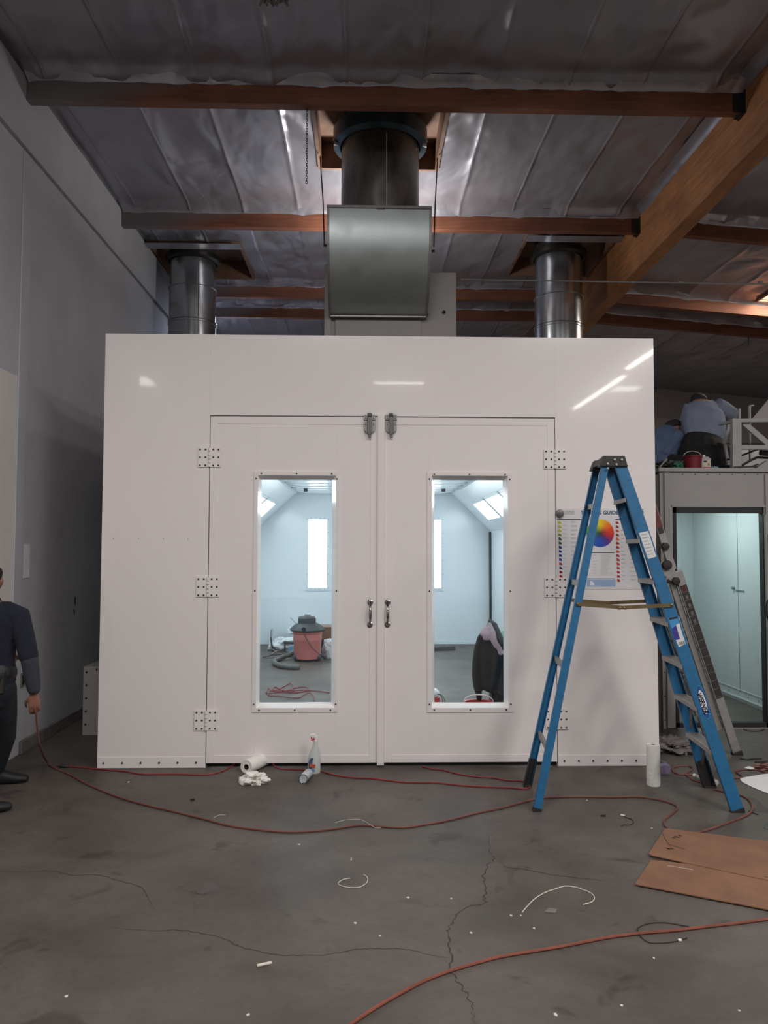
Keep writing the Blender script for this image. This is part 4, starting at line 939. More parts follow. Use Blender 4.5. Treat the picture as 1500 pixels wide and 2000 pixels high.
b.build('trousers', mBlkPant, pa, remesh=.012)
for f_ in (fL, fR): b = MB(); b.limb([f_+Vector((0, .03, 0)), f_-Vector((0, .10, .01))], [(.045, .05), (.04, .035)]); b.build('shoe', mShoe, pa, remesh=.01)
b = MB(); b.limb([hd+Vector((0, -.05, .02)), hd+Vector((0, .0, .035)), hd+Vector((0, .05, .02))], [(.082, .075), (.088, .085), (.075, .07)]); b.build('hair', mHair, pa, remesh=.01)
# --- second person, left, darker blue shirt, mostly behind the booth edge
YQ = 8.05
def Q(px, py, dy=0.): return AY(px, py, YQ+dy)
pq = thing('person', (Q(1285, 900).x, YQ+.1, ZR), 'person in mid blue shirt crouching on the prep booth roof at the booth edge', 'person')
mh = Vector((Q(1283, 900).x, YQ, ZR+.16)); msh = Q(1303, 850, .22); hd = Q(1319, 838, .30); shL, shR = msh+Vector((-.15, .02, .0)), msh+Vector((.05, -.14, -.03)); elR = Q(1296, 888, -.10); haR = Q(1316, 893, -.02); elL = msh+Vector((-.05, .25, -.15)); haL = elL+Vector((.2, .05, -.02))
b = MB(); b.limb([mh, msh], [(.16, .11), (.15, .09)]); b.limb([msh, hd], [.06, .055]); head(b, hd, (.8, .2, -.6), (.5, .1, .8), .95)
b.limb([shR, elR, haR], [.045, .038, .027]); b.limb([shL, elL, haL], [.045, .038, .027]); hand(b, haR, (.9, .2, -.3), (0, 0, -1), (0, 1, 0)); hand(b, haL, (.9, 0, -.3), (0, 0, -1), (0, -1, 0))
kk = [mh+Vector((.30, .15, .02)), mh+Vector((.22, -.18, -.02))]; ft = [Vector((mh.x+.1, mh.y+.18, ZR+.05)), Vector((mh.x+.0, mh.y-.15, ZR+.05))]
for i in (0, 1): b.limb([mh, kk[i], ft[i]], [.07, .05, .035])
b.build('body', mSkin, pq, remesh=.009)
b = MB(); b.limb([lerp(mh, msh, .0), lerp(mh, msh, .4), lerp(mh, msh, .8), lerp(mh, msh, 1.05)], [(.19, .15), (.20, .165), (.19, .15), (.13, .10)]); b.limb([msh, shR, lerp(shR, elR, .5), elR, lerp(elR, haR, .7)], [.075, .075, .066, .058, .045]); b.limb([msh, shL, elL, haL], [.075, .07, .055, .042])
b.build('shirt', mMidBlue, pq, remesh=.012)
b = MB(); b.limb([mh+Vector((0, 0, -.02)), lerp(mh, msh, .1)], [(.17, .13), (.18, .14)])
for i in (0, 1): b.limb([mh, kk[i], ft[i]+Vector((0, 0, .03))], [.10, .075, .055])
b.build('trousers', mBlkPant, pq, remesh=.012)
for f_ in ft: b = MB(); b.limb([f_-Vector((.03, 0, 0)), f_+Vector((.14, 0, -.015))], [(.045, .045), (.038, .03)]); b.build('shoe', mShoe, pq, remesh=.01)
b = MB(); b.limb([hd+Vector((-.05, 0, .03)), hd+Vector((0, 0, .055)), hd+Vector((.05, 0, .035))], [(.07, .07), (.08, .06), (.07, .055)], side=(0, 1, 0)); b.obox(hd+Vector((.10, .02, .03)), (.04, 0, -.02), (0, .06, 0), (0, 0, .006)); b.build('cap', mHair, pq, remesh=.008)
# --- items
YI = 7.36
def I(px, py, dy=0): return AY(px, py, YI+dy)
q = I(1353, 912); q.z = ZR; r = .088
t = thing('bucket', q, 'dark red plastic bucket with wire handle on the prep booth roof', 'bucket')
b = MB(); b.lathe([(r*.86, 0), (r*.97, .12), (r*1.03, .125), (r*1.03, .135), (r*.95, .13), (r*.84, .01)], q, n=28, cap=True); b.build('bucket_body', mat('dark_red', (.17, .006, .014), .5), t)
b = MB(); b.tube([q+Vector((math.cos(a)*r, 0, .13+.055*math.sin(a))) for a in [PI*i/14 for i in range(15)]], .003, 6); b.build('handle', mStr, t)
q = I(1377, 912, .02); q.z = ZR
t = thing('solvent_can', q, 'small white can with printed label between the bucket and the metal frame', 'can')
b = MB(); b.box(q.x-.047, q.x+.047, q.y-.03, q.y+.03, ZR, ZR+.115); b.prism([(q.x-.040, q.y-.025, ZR+.115), (q.x+.040, q.y-.025, ZR+.115), (q.x+.028, q.y-.015, ZR+.132), (q.x-.026, q.y-.015, ZR+.132)], (0, .05, 0)); b.build('can_body', mat('can_grey', (.4, .38, .37), .45), t, smooth=False, bevel=.004)
b = MB(); b.box(q.x-.035, q.x+.040, q.y-.0325, q.y-.03, ZR+.012, ZR+.098, 0); b.box(q.x-.028, q.x+.005, q.y-.034, q.y-.0325, ZR+.075, ZR+.090, 1); b.box(q.x-.035, q.x+.040, q.y-.034, q.y-.0325, ZR+.008, ZR+.030, 2); b.box(q.x+.012, q.x+.030, q.y-.034, q.y-.0325, ZR+.045, ZR+.066, 3)
b.build('can_label', [mat('label_cream', (.55, .50, .42), .6), mInk, mRedP, mat('label_tan', (.35, .16, .06), .6)], t, smooth=False)
b = MB(); b.cyl((q.x-.01, q.y, ZR+.13), (q.x-.01, q.y, ZR+.148), .014, 14); b.build('cap', mPaper, t)
def blob(name, c, sx, sy, sz, m_, label_, cat, seed=0, rough=.35, fr=9., flat=True, grp=None):
    bm = bmesh.new(); bmesh.ops.create_icosphere(bm, subdivisions=5, radius=1.); b = MB(); 
    for v in bm.verts:
        p = v.co.normalized(); k = 1+rough*noise.noise(p*fr*.35+Vector((seed, 0, 0)))+rough*.7*abs(noise.noise(p*fr+Vector((0, seed, 0)))); 
        b.v.append(Vector((c[0]+p.x*k*sx, c[1]+p.y*k*sy, max(c[2], c[2]+sz*.75+p.z*k*sz))))
    for f in bm.faces: b.face([v.index for v in f.verts])
    bm.free(); return tag(b.build(name, m_, ang=60), label_, cat, grp)
q = I(1325, 914, .05); blob('hose_bundle', (q.x, q.y, ZR), .06, .05, .05, mGreen, 'dark green bundle left of the red bucket on the booth roof', 'bundle', 3)
q = I(1394, 914, .0); blob('rag', (q.x, q.y, ZR), .045, .03, .018, mat('pale_teal_rag', (.22, .34, .35), .8), 'small pale teal rag right of the white solvent can', 'rag', 5, .5)
q = I(1303, 914, .10); blob('tool_pile', (q.x, q.y, ZR), .11, .06, .05, mBlackP, 'black tool bundle at the left end of the prep booth roof', 'tools', 8, .6, 12)
b = MB(); b.bar(I(1290, 914)+Vector((0, .03, .01)), I(1306, 895)+Vector((0, .05, 0)), (1, 0, 1), .02, .01); tag(b.build('metal_strip', mGreyP, smooth=False), 'grey metal strip leaning on the black tool bundle', 'strip')
# white steel frame
t = thing('steel_frame', (I(1460, 915).x, 7.6, ZR), 'white welded steel frame with diagonal braces right of the kneeling person', 'frame')
def fbar(p0, p1, w, nm='frame_bar', y=0., y2=None, th=.03):
    a = I(*p0, y); c = I(*p1, y if y2 is None else y2)
    a.z = max(a.z, ZR); c.z = max(c.z, ZR)
    b = MB(); d = c-a; wd = Vector((0, 1, 0)).cross(d.normalized()); b.bar(a, c, wd, w, th); b.build(nm, mCreamP, t, smooth=False, bevel=.003)
fbar((1437, 818), (1437, 915.5), .088, 'post', .0, th=.06); fbar((1428, 822), (1580, 820), .038, 'top_rail', .0, th=.05); fbar((1446, 874), (1580, 874), .045, 'mid_rail', .0)
fbar((1452, 826), (1505, 872), .055, 'brace', .03); fbar((1425, 828), (1414, 868), .03, 'brace', .3, .3); fbar((1405, 828), (1432, 824), .03, 'top_rail', .3, .0); fbar((1416, 868), (1422, 905), .026, 'post', .3, .3)
fbar((1464, 826), (1465, 900), .014, 'rod', .45); fbar((1444, 798), (1444, 820), .018, 'pin', .1); fbar((1464, 792), (1464, 820), .016, 'pin', .1); fbar((1463, 793), (1472, 792), .014, 'pin', .1)
b = MB(); b.prism([I(1466, 822, .6), I(1500, 781, .6), I(1600, 730, .6), I(1600, 830, .6)], (0, .01, 0)); tag(b.build('sheet_panel', mCab, smooth=False), 'grey sloped sheet panel behind the white steel frame', 'panel')
b = MB(); b.prism([I(1419, 872, .75), I(1600, 880, .75), I(1600, 918, .75), I(1419, 918, .75)], (0, .3, 0)); 
for v in b.v: v.z = max(v.z, ZR)
tag(b.build('white_housing', mPaper, smooth=False), 'bright white housing low behind the steel frame', 'housing')
for k, (pts, r, lab) in enumerate((([(1420, 898), (1450, 889), (1485, 877), (1540, 872)], .009, 'upper black hose running behind the steel frame post'), ([(1446, 911), (1475, 895), (1490, 894), (1560, 897)], .012, 'lower black rod curving behind the steel frame post'))):
    b = MB(); b.tube(spline([I(x, y, .10+.04*k) for x, y in pts]), r, 8); tag(b.build('black_hose', mBlackP), lab, 'hose', 'hoses at the steel frame')
b = MB(); b.cyl(I(1485, 884, .08), I(1540, 888, .08), .03, 16); tag(b.build('pneumatic_cylinder', mBlackP), 'black cylinder at the right edge inside the steel frame', 'cylinder')
b = MB(); b.bar(I(1432, 915, -.02)+Vector((0, 0, .012)), I(1477, 914, -.02)+Vector((0, 0, .014)), (0, 1, 0), .05, .012); b.bar(I(1470, 914, -.02)+Vector((0, 0, .016)), I(1480, 909, -.02)+Vector((0, 0, .012)), (0, 1, 0), .03, .012); tag(b.build('flat_tool', mBlackP, smooth=False), 'flat black tool lying at the foot of the steel frame', 'tool')
b = MB(); b.prism([I(1476, 915, .0), I(1500, 899, .0), I(1560, 899, .0), I(1560, 915, .0)], (0, .08, 0)); tag(b.build('metal_bracket', mCreamP, smooth=False), 'grey sloped bracket at far right under the steel frame', 'bracket')

# ================================================================== conduit, chains, hanging bits
a = AY(900, 546, 7.5); c = AY(1700, 558, 7.5)
t = thing('conduit', (a.x, 7.5, a.z), 'thin grey conduit crossing before the right duct and glulam beam', 'conduit')
b = MB(); b.cyl(a, c, .0085, 8); b.build('pipe', mSteel, t)
for px in (1330, 1485, 1235):
    q = AY(px, 551, 7.5); b = MB(); b.cyl(q-Vector((.02, 0, 0)), q+Vector((.02, 0, 0)), .014, 8); b.build('coupling', mSteel, t)
def chain(px, y0, y1, Y, label_):
    p0 = AY(px, y0, Y); p1 = AY(px, y1, Y); n = int((p0.z-p1.z)/.021); b = MB()
    for i in range(n):
        z = p0.z-.021*(i+.5); ax = (1, 0) if i % 2 else (0, 1)
        b.tube([(p0.x+ax[0]*.0075*math.cos(a), Y+ax[1]*.0075*math.cos(a), z+.014*math.sin(a)) for a in [2*PI*j/10 for j in range(11)]], .0026, 5, cap=False)
    return tag(b.build('hanging_chain', mScrew), label_, 'chain')
chain(600, 203, 361, 6.2, 'dark chain hanging from the front purlin left of the central duct')
chain(1461, 630, 680, 12.04, 'short pale chain hanging at right below the skylight')
# torn insulation at the top edge
q0 = FL(538, 4, ZC-.04); b = MB(); n = 12
for i in range(n):
    x = q0.x-.10+.2*i/n; b.tube(spline([(x, q0.y-.15, ZC-.02), (x+random.uniform(-.01, .01), q0.y-.05, ZC-.05-random.uniform(0, .02)), (x+random.uniform(-.02, .02), q0.y+random.uniform(-.03, .01), ZC-.06)], 3), .009, 6)
tag(b.build('torn_insulation', mRagM), 'frayed patch of torn insulation at the top of the ceiling', 'insulation')
# wall items
q = at(46, 1095, 0, XW+.005); b = MB(); b.box(XW, XW+.004, at(38, 1100, 0, XW).y, at(57, 1100, 0, XW).y, 1.42, 1.70)
tag(b.build('paper_notice', mat('notice_paper', (.80, .75, .78), .8, var=.1, vs=15), smooth=False), 'pale paper notice taped to the left wall', 'notice')
q = at(42, 1328, 0, XW); t = thing('wall_outlet', (XW, q.y, q.z), 'worn electrical outlet low on the left wall behind the hand', 'outlet')
b = MB(); b.box(XW, XW+.012, q.y-.035, q.y+.035, q.z-.055, q.z+.055); b.build('cover_plate', mBase, t, smooth=False, bevel=.003)
b = MB(); b.box(XW+.012, XW+.014, q.y-.015, q.y+.015, q.z+.012, q.z+.038); b.box(XW+.012, XW+.014, q.y-.015, q.y+.015, q.z-.038, q.z-.012); b.box(XW+.012, XW+.05, q.y-.012, q.y+.02, q.z-.005, q.z+.018); b.build('socket', mBlackP, t, smooth=False)
for px, y0, y1 in ((147, 1163, 1185), (145, 1188, 1204)):
    a = at(px, y0, 0, XW); c = at(px, y1, 0, XW); b = MB(); i0 = b.add([(XW+.001, a.y-.02, a.z), (XW+.001, a.y+.012, a.z-.02), (XW+.001, a.y+.016, c.z+.03), (XW+.001, a.y-.004, c.z), (XW+.001, a.y-.022, c.z+.05)]); b.face(range(i0, i0+5)); sc = b.build('scuff_mark', mat('blue_scuff', (.06, .07, .10), .9), bpy.data.objects['wall_left'], smooth=False, fixn=False)

# ================================================================== MAN AT THE LEFT EDGE
YM = 5.22
def P_(px, py, dy=0.): return AY(px, py, YM+dy)
man = thing('person', (P_(-18, 1300).x, YM, 0), 'person in navy T-shirt over charcoal sleeves standing at far left, holding the hose', 'person')
neck = P_(-20, 1170, .0); shR = P_(38, 1202, .0); shL = P_(-75, 1200, .02); elR = P_(58, 1290, -.03); wrR = P_(67, 1352, .02); haR = P_(66, 1370, .03)
pel = P_(-22, 1335, .0); wst = P_(-22, 1290, 0); hipR = P_(2, 1345, 0); hipL = P_(-48, 1345, 0)
footR = FL(2, 1534); footR = Vector((footR.x, footR.y+.03, 0)); footL = FL(-34, 1592); kneeR = lerp(hipR, footR, .5)+Vector((.0, .04, 0)); kneeL = lerp(hipL, footL, .5)+Vector((.02, .05, 0))
ankR = footR+Vector((-.06, 0, .09)); ankL = footL+Vector((-.03, 0, .09)); elL = shL+Vector((-.03, .16, -.26)); wrL = elL+Vector((.12, .2, -.05))
hdc = P_(-21, 1135, .03)
b = MB(); b.limb([pel, wst, lerp(wst, neck, .6), lerp(wst, neck, .9), neck], [(.155, .10), (.14, .095), (.16, .10), (.13, .07), (.055, .055)])
b.limb([neck-Vector((0, 0, .03)), neck+Vector((0, .01, .05)), hdc-Vector((0, 0, .05))], [.060, .055, .055]); head(b, hdc, (-.1, .97, -.15), (0, .1, 1), 1.05)
b.limb([lerp(shR, neck, .3), shR, elR, wrR], [.05, .05, .040, .029]); b.limb([lerp(shL, neck, .3), shL, elL, wrL], [.05, .05, .040, .028])
hand(b, wrR+Vector((0, 0, -.01)), (.0, .1, -1), (-.25, .95, 0), (-1, -.2, 0), .175, .50); hand(b, wrL, (.6, .7, -.1), (0, 0, -1), (1, 0, 0))
for h_, k_2, a_ in ((hipR, kneeR, ankR), (hipL, kneeL, ankL)): b.limb([h_, k_2, a_], [.08, .055, .04])
b.build('body', mSkin, man, remesh=.0065)
b = MB(); b.limb([pel+Vector((0, 0, .01)), wst, lerp(wst, neck, .35), lerp(wst, neck, .62), lerp(wst, neck, .80), lerp(wst, neck, .93), neck-Vector((0, 0, .02))], [(.175, .125), (.170, .12), (.180, .125), (.195, .125), (.185, .11), (.12, .09), (.075, .07)])
for s_x, e_x in ((shR, elR), (shL, elL)): b.limb([lerp(s_x, neck, .45)-Vector((0, 0, .02)), s_x, lerp(s_x, e_x, .5), lerp(s_x, e_x, .92)], [.070, .070, .066, .062])
b.build('t_shirt', mNavy, man, remesh=.010)
for s_x, e_x, w_x in ((shR, elR, wrR), (shL, elL, wrL)):
    b = MB(); b.limb([lerp(s_x, e_x, .7), e_x, lerp(e_x, w_x, .5), lerp(e_x, w_x, .9)], [.058, .056, .052, .043]); b.build('sleeve', mGreySl, man, remesh=.009)
b = MB(); b.limb([pel+Vector((0, 0, .06)), pel, pel-Vector((0, 0, .08))], [(.16, .115), (.165, .125), (.15, .115)])
for h_, k_2, a_ in ((hipR, kneeR, ankR), (hipL, kneeL, ankL)): b.limb([h_, lerp(h_, k_2, .5), k_2, lerp(k_2, a_, .5), a_], [.098, .090, .074, .068, .060])
b.build('jeans', mJean, man, remesh=.011)
b = MB()
for f_, d_ in ((footR, Vector((1, .25, 0)).normalized()), (footL, Vector((.8, .5, 0)).normalized())):
    b = MB(); s_v = Vector((-d_.y, d_.x, 0)); b.limb([f_-d_*.10+Vector((0, 0, .045)), f_+Vector((0, 0, .05)), f_+d_*.09+Vector((0, 0, .036)), f_+d_*.145+Vector((0, 0, .030))], [(.040, .044), (.044, .050), (.048, .034), (.036, .026)], side=s_v); b.limb([f_-d_*.07+Vector((0, 0, .03)), f_-d_*.06+Vector((0, 0, .12))], [.045, .05]); b.build('shoe', mShoe, man, remesh=.009)
b = MB(); b.limb([hdc+Vector((0, -.05, .0)), hdc+Vector((0, -.02, .035)), hdc+Vector((0, .04, .05))], [(.080, .090), (.088, .095), (.070, .06)]); b.limb([hdc+Vector((0, -.075, .02)), hdc+Vector((0, -.070, -.045))], [(.072, .035), (.058, .025)])
b.build('hair', mHair, man, remesh=.008)
b = MB(); b.limb([pel+Vector((.0, 0, .055)), pel+Vector((0, 0, .085))], [(.178, .138), (.178, .138)], n=28); b.build('belt', mRubber, man)
b = MB(); q = P_(8, 1330, -.03); b.obox(q, (.028, 0, 0), (0, .06, 0), (.004, 0, .075)); b.obox(q+Vector((.025, -.01, .02)), (.008, 0, 0), (0, .015, 0), (0, 0, .07)); b.build('tool_pouch', mScrew, man, smooth=False, bevel=.008)

# ================================================================== CORDS
def cord(name, pts, r, m_, label_, cat='cord', z=None, k=7, n=8):
    P = [(FL(p[0], p[1], r) + Vector((0, 0, p[2] if len(p) > 2 else 0))) if not isinstance(p, Vector) else p for p in pts]
    b = MB(); b.tube(spline(P, k), r, n); return tag(b.build(name, m_), label_, cat)
hp = P_(70, 1392, .03)
g0 = P_(65, 1376, .03)
hose = [g0, hp, P_(74, 1435, .10), P_(80, 1462, .2), FL(90, 1485, .05), (106, 1500), (140, 1515), (175, 1534), (230, 1556), (280, 1571), (340, 1585), (400, 1600), (450, 1613), (520, 1622), (560, 1625), (600, 1624), (650, 1619), (700, 1612), (740, 1614), (790, 1616), (850, 1607), (880, 1601), (940, 1586), (980, 1578), (1040, 1562), (1065, 1558), (1130, 1556), (1200, 1557), (1245, 1556), (1290, 1563), (1318, 1572), (1322, 1580), (1310, 1591), (1298, 1601), (1298, 1611), (1308, 1620), (1325, 1627, -.0), (1345, 1629), (1362, 1626), (1400, 1615), (1440, 1600), (1462, 1590), (1470, 1577), (1462, 1562), (1445, 1553), (1420, 1548), (1395, 1542)]
cord('air_hose', hose, .0065, mBrC, 'long reddish hose from the left hand sweeping across the floor to the ladder', 'hose')
t = cord('extension_lead', [(122, 1497), (160, 1499), (200, 1503), (240, 1506), (275, 1512), (310, 1512), (350, 1512), (400, 1513), (430, 1508), (450, 1498), (466, 1493, .035), (480, 1488.5, .092), (498, 1488, .098), (514, 1490, .085), (530, 1496, .03), (545, 1501), (575, 1503), (603, 1504, .0), (625, 1506), (650, 1513), (690, 1519), (730, 1521), (790, 1528), (850, 1529), (900, 1534), (950, 1537), (1000, 1539), (1026, 1541), (1036, 1536), (1034, 1529), (1016, 1525), (990, 1524), (960, 1519), (930, 1517), (895, 1512), (865, 1504), (845, 1502), (824, 1497)], .0055, mRedC, 'red and black extension cord along the foot of the booth doors', 'cord')
q = FL(118, 1496, .014); b = MB(); b.limb([q-Vector((.035, 0, 0)), q+Vector((.02, 0, 0)), q+Vector((.05, 0, -.004))], [.016, .014, .008]); b.build('plug', mBlackP, t)
cord('air_hose', [(670, 2012), (700, 1990), (735, 1967), (780, 1941), (830, 1915), (880, 1896), (930, 1881), (980, 1868), (1040, 1858), (1100, 1848), (1150, 1838), (1200, 1829), (1260, 1822), (1320, 1817), (1380, 1810), (1440, 1803), (1500, 1795), (1580, 1783)], .0068, mOrC, 'orange hose crossing the foreground floor to the lower right', 'hose')
t = cord('thin_wire', [(1346, 1813, .006), (1325, 1806), (1295, 1802), (1265, 1804), (1247, 1812), (1246, 1822, .008), (1254, 1832), (1268, 1841), (1290, 1842), (1312, 1840), (1330, 1836), (1342, 1832)], .0024, mBlkC, 'thin dark wire loop lying over the orange foreground hose', 'wire')
q = FL(1328, 1836, .006); b = MB(); b.obox(q, (.007, 0, 0), (0, .005, 0), (0, 0, .003)); b.build('tape_tag', mPaper, t, smooth=False)
cord('string', [(684, 1715), (670, 1718), (661, 1724), (664, 1729), (680, 1733), (700, 1733), (713, 1727), (718, 1720), (717, 1713), (710, 1708)], .0022, mStr, 'short curled white string in the middle of the floor', 'string')
cord('string', [(1020, 1782), (1028, 1772), (1045, 1755), (1065, 1743), (1085, 1736), (1102, 1731), (1120, 1732), (1140, 1738), (1155, 1745), (1161, 1754), (1155, 1762), (1138, 1767)], .0024, mStr, 'longer curved white string on the floor left of the cardboard', 'string')
cord('string', [(655, 1607), (672, 1602), (700, 1600), (714, 1605), (722, 1614, .012), (735, 1617), (755, 1615)], .0013, mStr, 'thin white string crossing the reddish hose', 'string')
cord('string', [(418, 1597), (428, 1592), (440, 1592)], .0015, mStr, 'short white thread beside the reddish hose at left', 'string')
t = cord('thin_wire', [(1216, 1592), (1224, 1597), (1234, 1600), (1237, 1607), (1230, 1611), (1218, 1611), (1214, 1613)], .0024, mBlkC, 'short brown wire with white tip left of the cardboard', 'wire')
q = FL(1216, 1592, .006); b = MB(); b.bar(q-Vector((.01, -.006, 0)), q+Vector((.012, -.006, 0)), (0, 0, 1), .006, .010); b.build('wire_tip', mPaper, t, smooth=False)
cord('cable_coil', [(1372, 1528), (1355, 1524), (1345, 1517), (1340, 1512), (1352, 1503), (1348, 1497), (1330, 1496), (1316, 1499), (1314, 1506), (1324, 1512), (1345, 1513), (1372, 1517)], .006, mBrC, 'brown cable coil behind the ladder beside the lilac carton', 'cable')
cord('cable_coil', [(1432, 1520), (1450, 1518), (1440, 1510), (1438, 1506), (1455, 1503), (1480, 1504), (1498, 1510), (1520, 1514)], .006, mBrC, 'brown cable loop on the floor at the right edge', 'cable')
cord('thin_wire', [(1462, 1584), (1470, 1587), (1480, 1591)], .003, mBlkC, 'short black offcut beside the ladder front foot', 'wire')
cord('cable_coil', [(1447, 1420), (1460, 1427), (1480, 1428), (1493, 1424), (1485, 1419), (1465, 1418)], .004, mBlkC, 'thin dark cable loop before the prep booth threshold', 'cable')
cord('thin_wire', [(1510, 1606), (1496, 1610), (1492, 1616), (1500, 1620), (1510, 1621)], .0016, mGreen, 'thin green wire loop at the right edge of the floor', 'wire')
cord('metal_rod', [(1445, 1481), (1460, 1483), (1470, 1482), (1487, 1481)], .006, mBlackP, 'black stick on the floor right of the leaning ladder foot', 'rod')
cord('metal_rod', [(1475, 1488), (1520, 1487)], .007, mBlackP, 'dark rod on the floor at the right edge', 'rod')

# ================================================================== FLOOR THINGS
# lying towel roll
def roll(name, p0, p1, r, label_, cat, hole=.4):
    t = thing(name, ((p0.x+p1.x)/2, (p0.y+p1.y)/2, 0), label_, cat); d = p1-p0; L_ = d.length; rh = r*hole
    b = MB(); b.lathe([(rh, .002), (r*.97, 0), (r, .006), (r, L_-.006), (r*.97, L_), (rh, L_-.002)], p0, d, n=36, cap=False); b.lathe([(rh, 0), (rh, L_)], p0, d, n=24, cap=False); b.build('paper_wrap', mTissue, t)
    b = MB(); b.lathe([(rh*.98, .001), (rh*.98, L_-.001)], p0, d, n=24, cap=False); b.lathe([(rh*.9, .001), (rh*.9, L_-.001)], p0, d, n=24, cap=False); b.build('core_tube', mCardI, t)
    return t
r_ = .052; a = FL(481, 1512); c = FL(513, 1493)
p0 = Vector((a.x, a.y, r_)); d = Vector((c.x-a.x+.03, c.y-a.y, 0)).normalized(); roll('paper_roll', p0, p0+d*.27, r_, 'white paper towel roll lying on its side before the left door', 'paper roll')
q = FL(1279.5, 1536); roll('paper_roll', Vector((q.x, q.y+.03, 0)), Vector((q.x+.001, q.y+.03, .285)), .047, 'white paper roll standing upright at the booth corner by the ladder', 'paper roll', .32)
q = FL(497, 1531); blob('crumpled_tissue', (q.x, q.y, 0), .075, .055, .045, mTissue, 'crumpled white paper towel before the lying paper roll', 'paper towel', 2, .75, 4.5)
# spray bottle
q = FL(613, 1512); q.y += .03
t = thing('spray_bottle', q, 'white spray bottle with red trigger and blue label by the left door', 'bottle')
def esec(z, rx_, ry_, cx=0, n=20): return [Vector((q.x+cx+rx_*math.cos(2*PI*j/n), q.y+ry_*math.sin(2*PI*j/n), z)) for j in range(n)]
b = MB(); b.rings([esec(0, .044, .030), esec(.008, .048, .033), esec(.10, .047, .033), esec(.14, .040, .030, .002), esec(.18, .026, .022, .006), esec(.215, .017, .016, .009), esec(.232, .014, .014, .010)]); b.build('bottle_body', mat('bottle_translucent', (.55, .57, .55), .35), t)
b = MB(); n = 24; i0 = b.add([Vector((q.x-.014+.026*math.cos(2*PI*j/n), q.y-.034+.004*abs(math.cos(2*PI*j/n)), .068+.052*math.sin(2*PI*j/n))) for j in range(n)])
b.face(range(i0, i0+n), 0); 
b.obox((q.x-.010, q.y-.0365, .062), (.020, 0, -.004), (0, .0012, 0), (.002, 0, .013), 1); b.obox((q.x-.012, q.y-.0365, .030), (.018, 0, 0), (0, .0012, 0), (0, 0, .008), 2)
b.build('bottle_label', [mInkB, mat('label_orange_red', (.45, .09, .04), .5), mLblB], t, smooth=False, fixn=False)
b = MB(); b.cyl((q.x+.010, q.y, .228), (q.x+.010, q.y, .245), .016, 16); b.prism([(q.x-.034, q.y-.011, .268), (q.x-.034, q.y-.011, .285), (q.x+.002, q.y-.011, .290), (q.x+.026, q.y-.011, .262), (q.x+.030, q.y-.011, .245), (q.x+.004, q.y-.011, .243), (q.x+.002, q.y-.011, .262)], (0, .022, 0)); b.build('spray_head', mPaper, t, smooth=False, bevel=.004)
b = MB(); b.prism([(q.x-.028, q.y-.006, .266), (q.x-.018, q.y-.006, .266), (q.x-.012, q.y-.006, .236), (q.x-.020, q.y-.006, .234)], (0, .012, 0)); b.box(q.x-.012, q.x+.008, q.y-.010, q.y+.010, .243, .256); b.build('trigger', mRedP, t, smooth=False, bevel=.002)
# can lying
a = FL(592, 1530); c = FL(607, 1511); r_ = .031; p0 = Vector((a.x, a.y, r_)); d = Vector((c.x-a.x+.01, c.y-a.y+.02, 0)).normalized()
t = thing('aerosol_can', p0, 'white and silver spray can lying before the spray bottle', 'can')
b = MB(); b.lathe([(r_*.97, .003), (r_, .006), (r_, .15), (r_*.8, .165), (r_*.35, .17)], p0, d, n=28); b.build('can_body', mat('can_print', (.55, .58, .62), .4, .2, var=.25, vs=25), t)
b = MB(); b.lathe([(r_*.3, .008), (r_*.75, .006), (r_*.93, .001), (r_, 0), (r_*1.01, .006)], p0, d, n=28, cap=True); b.build('can_base', mChrome, t)
# lilac carton etc behind ladder
q = FL(1300, 1512); b = MB(); b.box(q.x-.035, q.x+.035, q.y, q.y+.08, 0, .062); b.box(q.x-.036, q.x+.036, q.y-.001, q.y+.08, .033, .036)
tag(b.build('small_carton', mTeaBox, smooth=False, bevel=.002), 'small lilac carton on the floor beside the standing paper roll', 'carton')
b = MB(); a = FL(1300, 1490, .012); b.tube([a, a+Vector((-.12, .25, 0))], .011, 12, cap=True); tag(b.build('metal_tube', mSteel), 'short metal tube on the floor at the booth corner', 'tube')
q = FL(1318, 1474); blob('rag_pile', (q.x, q.y+.12, 0), .20, .13, .055, mRagM, 'grimy rag heap on the floor behind the blue ladder', 'rag', 4, .7, 8)
q = FL(1345, 1474); blob('plastic_wrap', (q.x, q.y+.08, 0), .08, .07, .035, mat('dull_plastic', (.26, .24, .22), .5), 'dull crumpled plastic wrap at the right end of the rag heap', 'plastic', 6, .6, 6)
q = FL(1371, 1440); blob('plastic_cup', (q.x, q.y, 0), .04, .035, .04, mBag, 'small pale cup on the floor between the ladders', 'cup', 7, .2)
q = FL(1401, 1538); t = thing('clear_bottle', q, 'clear plastic bottle lying beside the ladder far front foot', 'bottle'); b = MB(); a = Vector((q.x, q.y, .026)); dv = Vector((-.20, .5, 0)).normalized()
b.lathe([(.012, 0), (.025, .01), (.026, .08), (.023, .09), (.026, .10), (.025, .15), (.012, .18), (.011, .20)], a, dv, n=20); b.build('bottle_body', mat('bottle_pale', (.40, .41, .38), .25), t)
b = MB(); b.lathe([(.013, .20), (.013, .215)], a, dv, n=14); b.build('bottle_cap', mPaper, t)
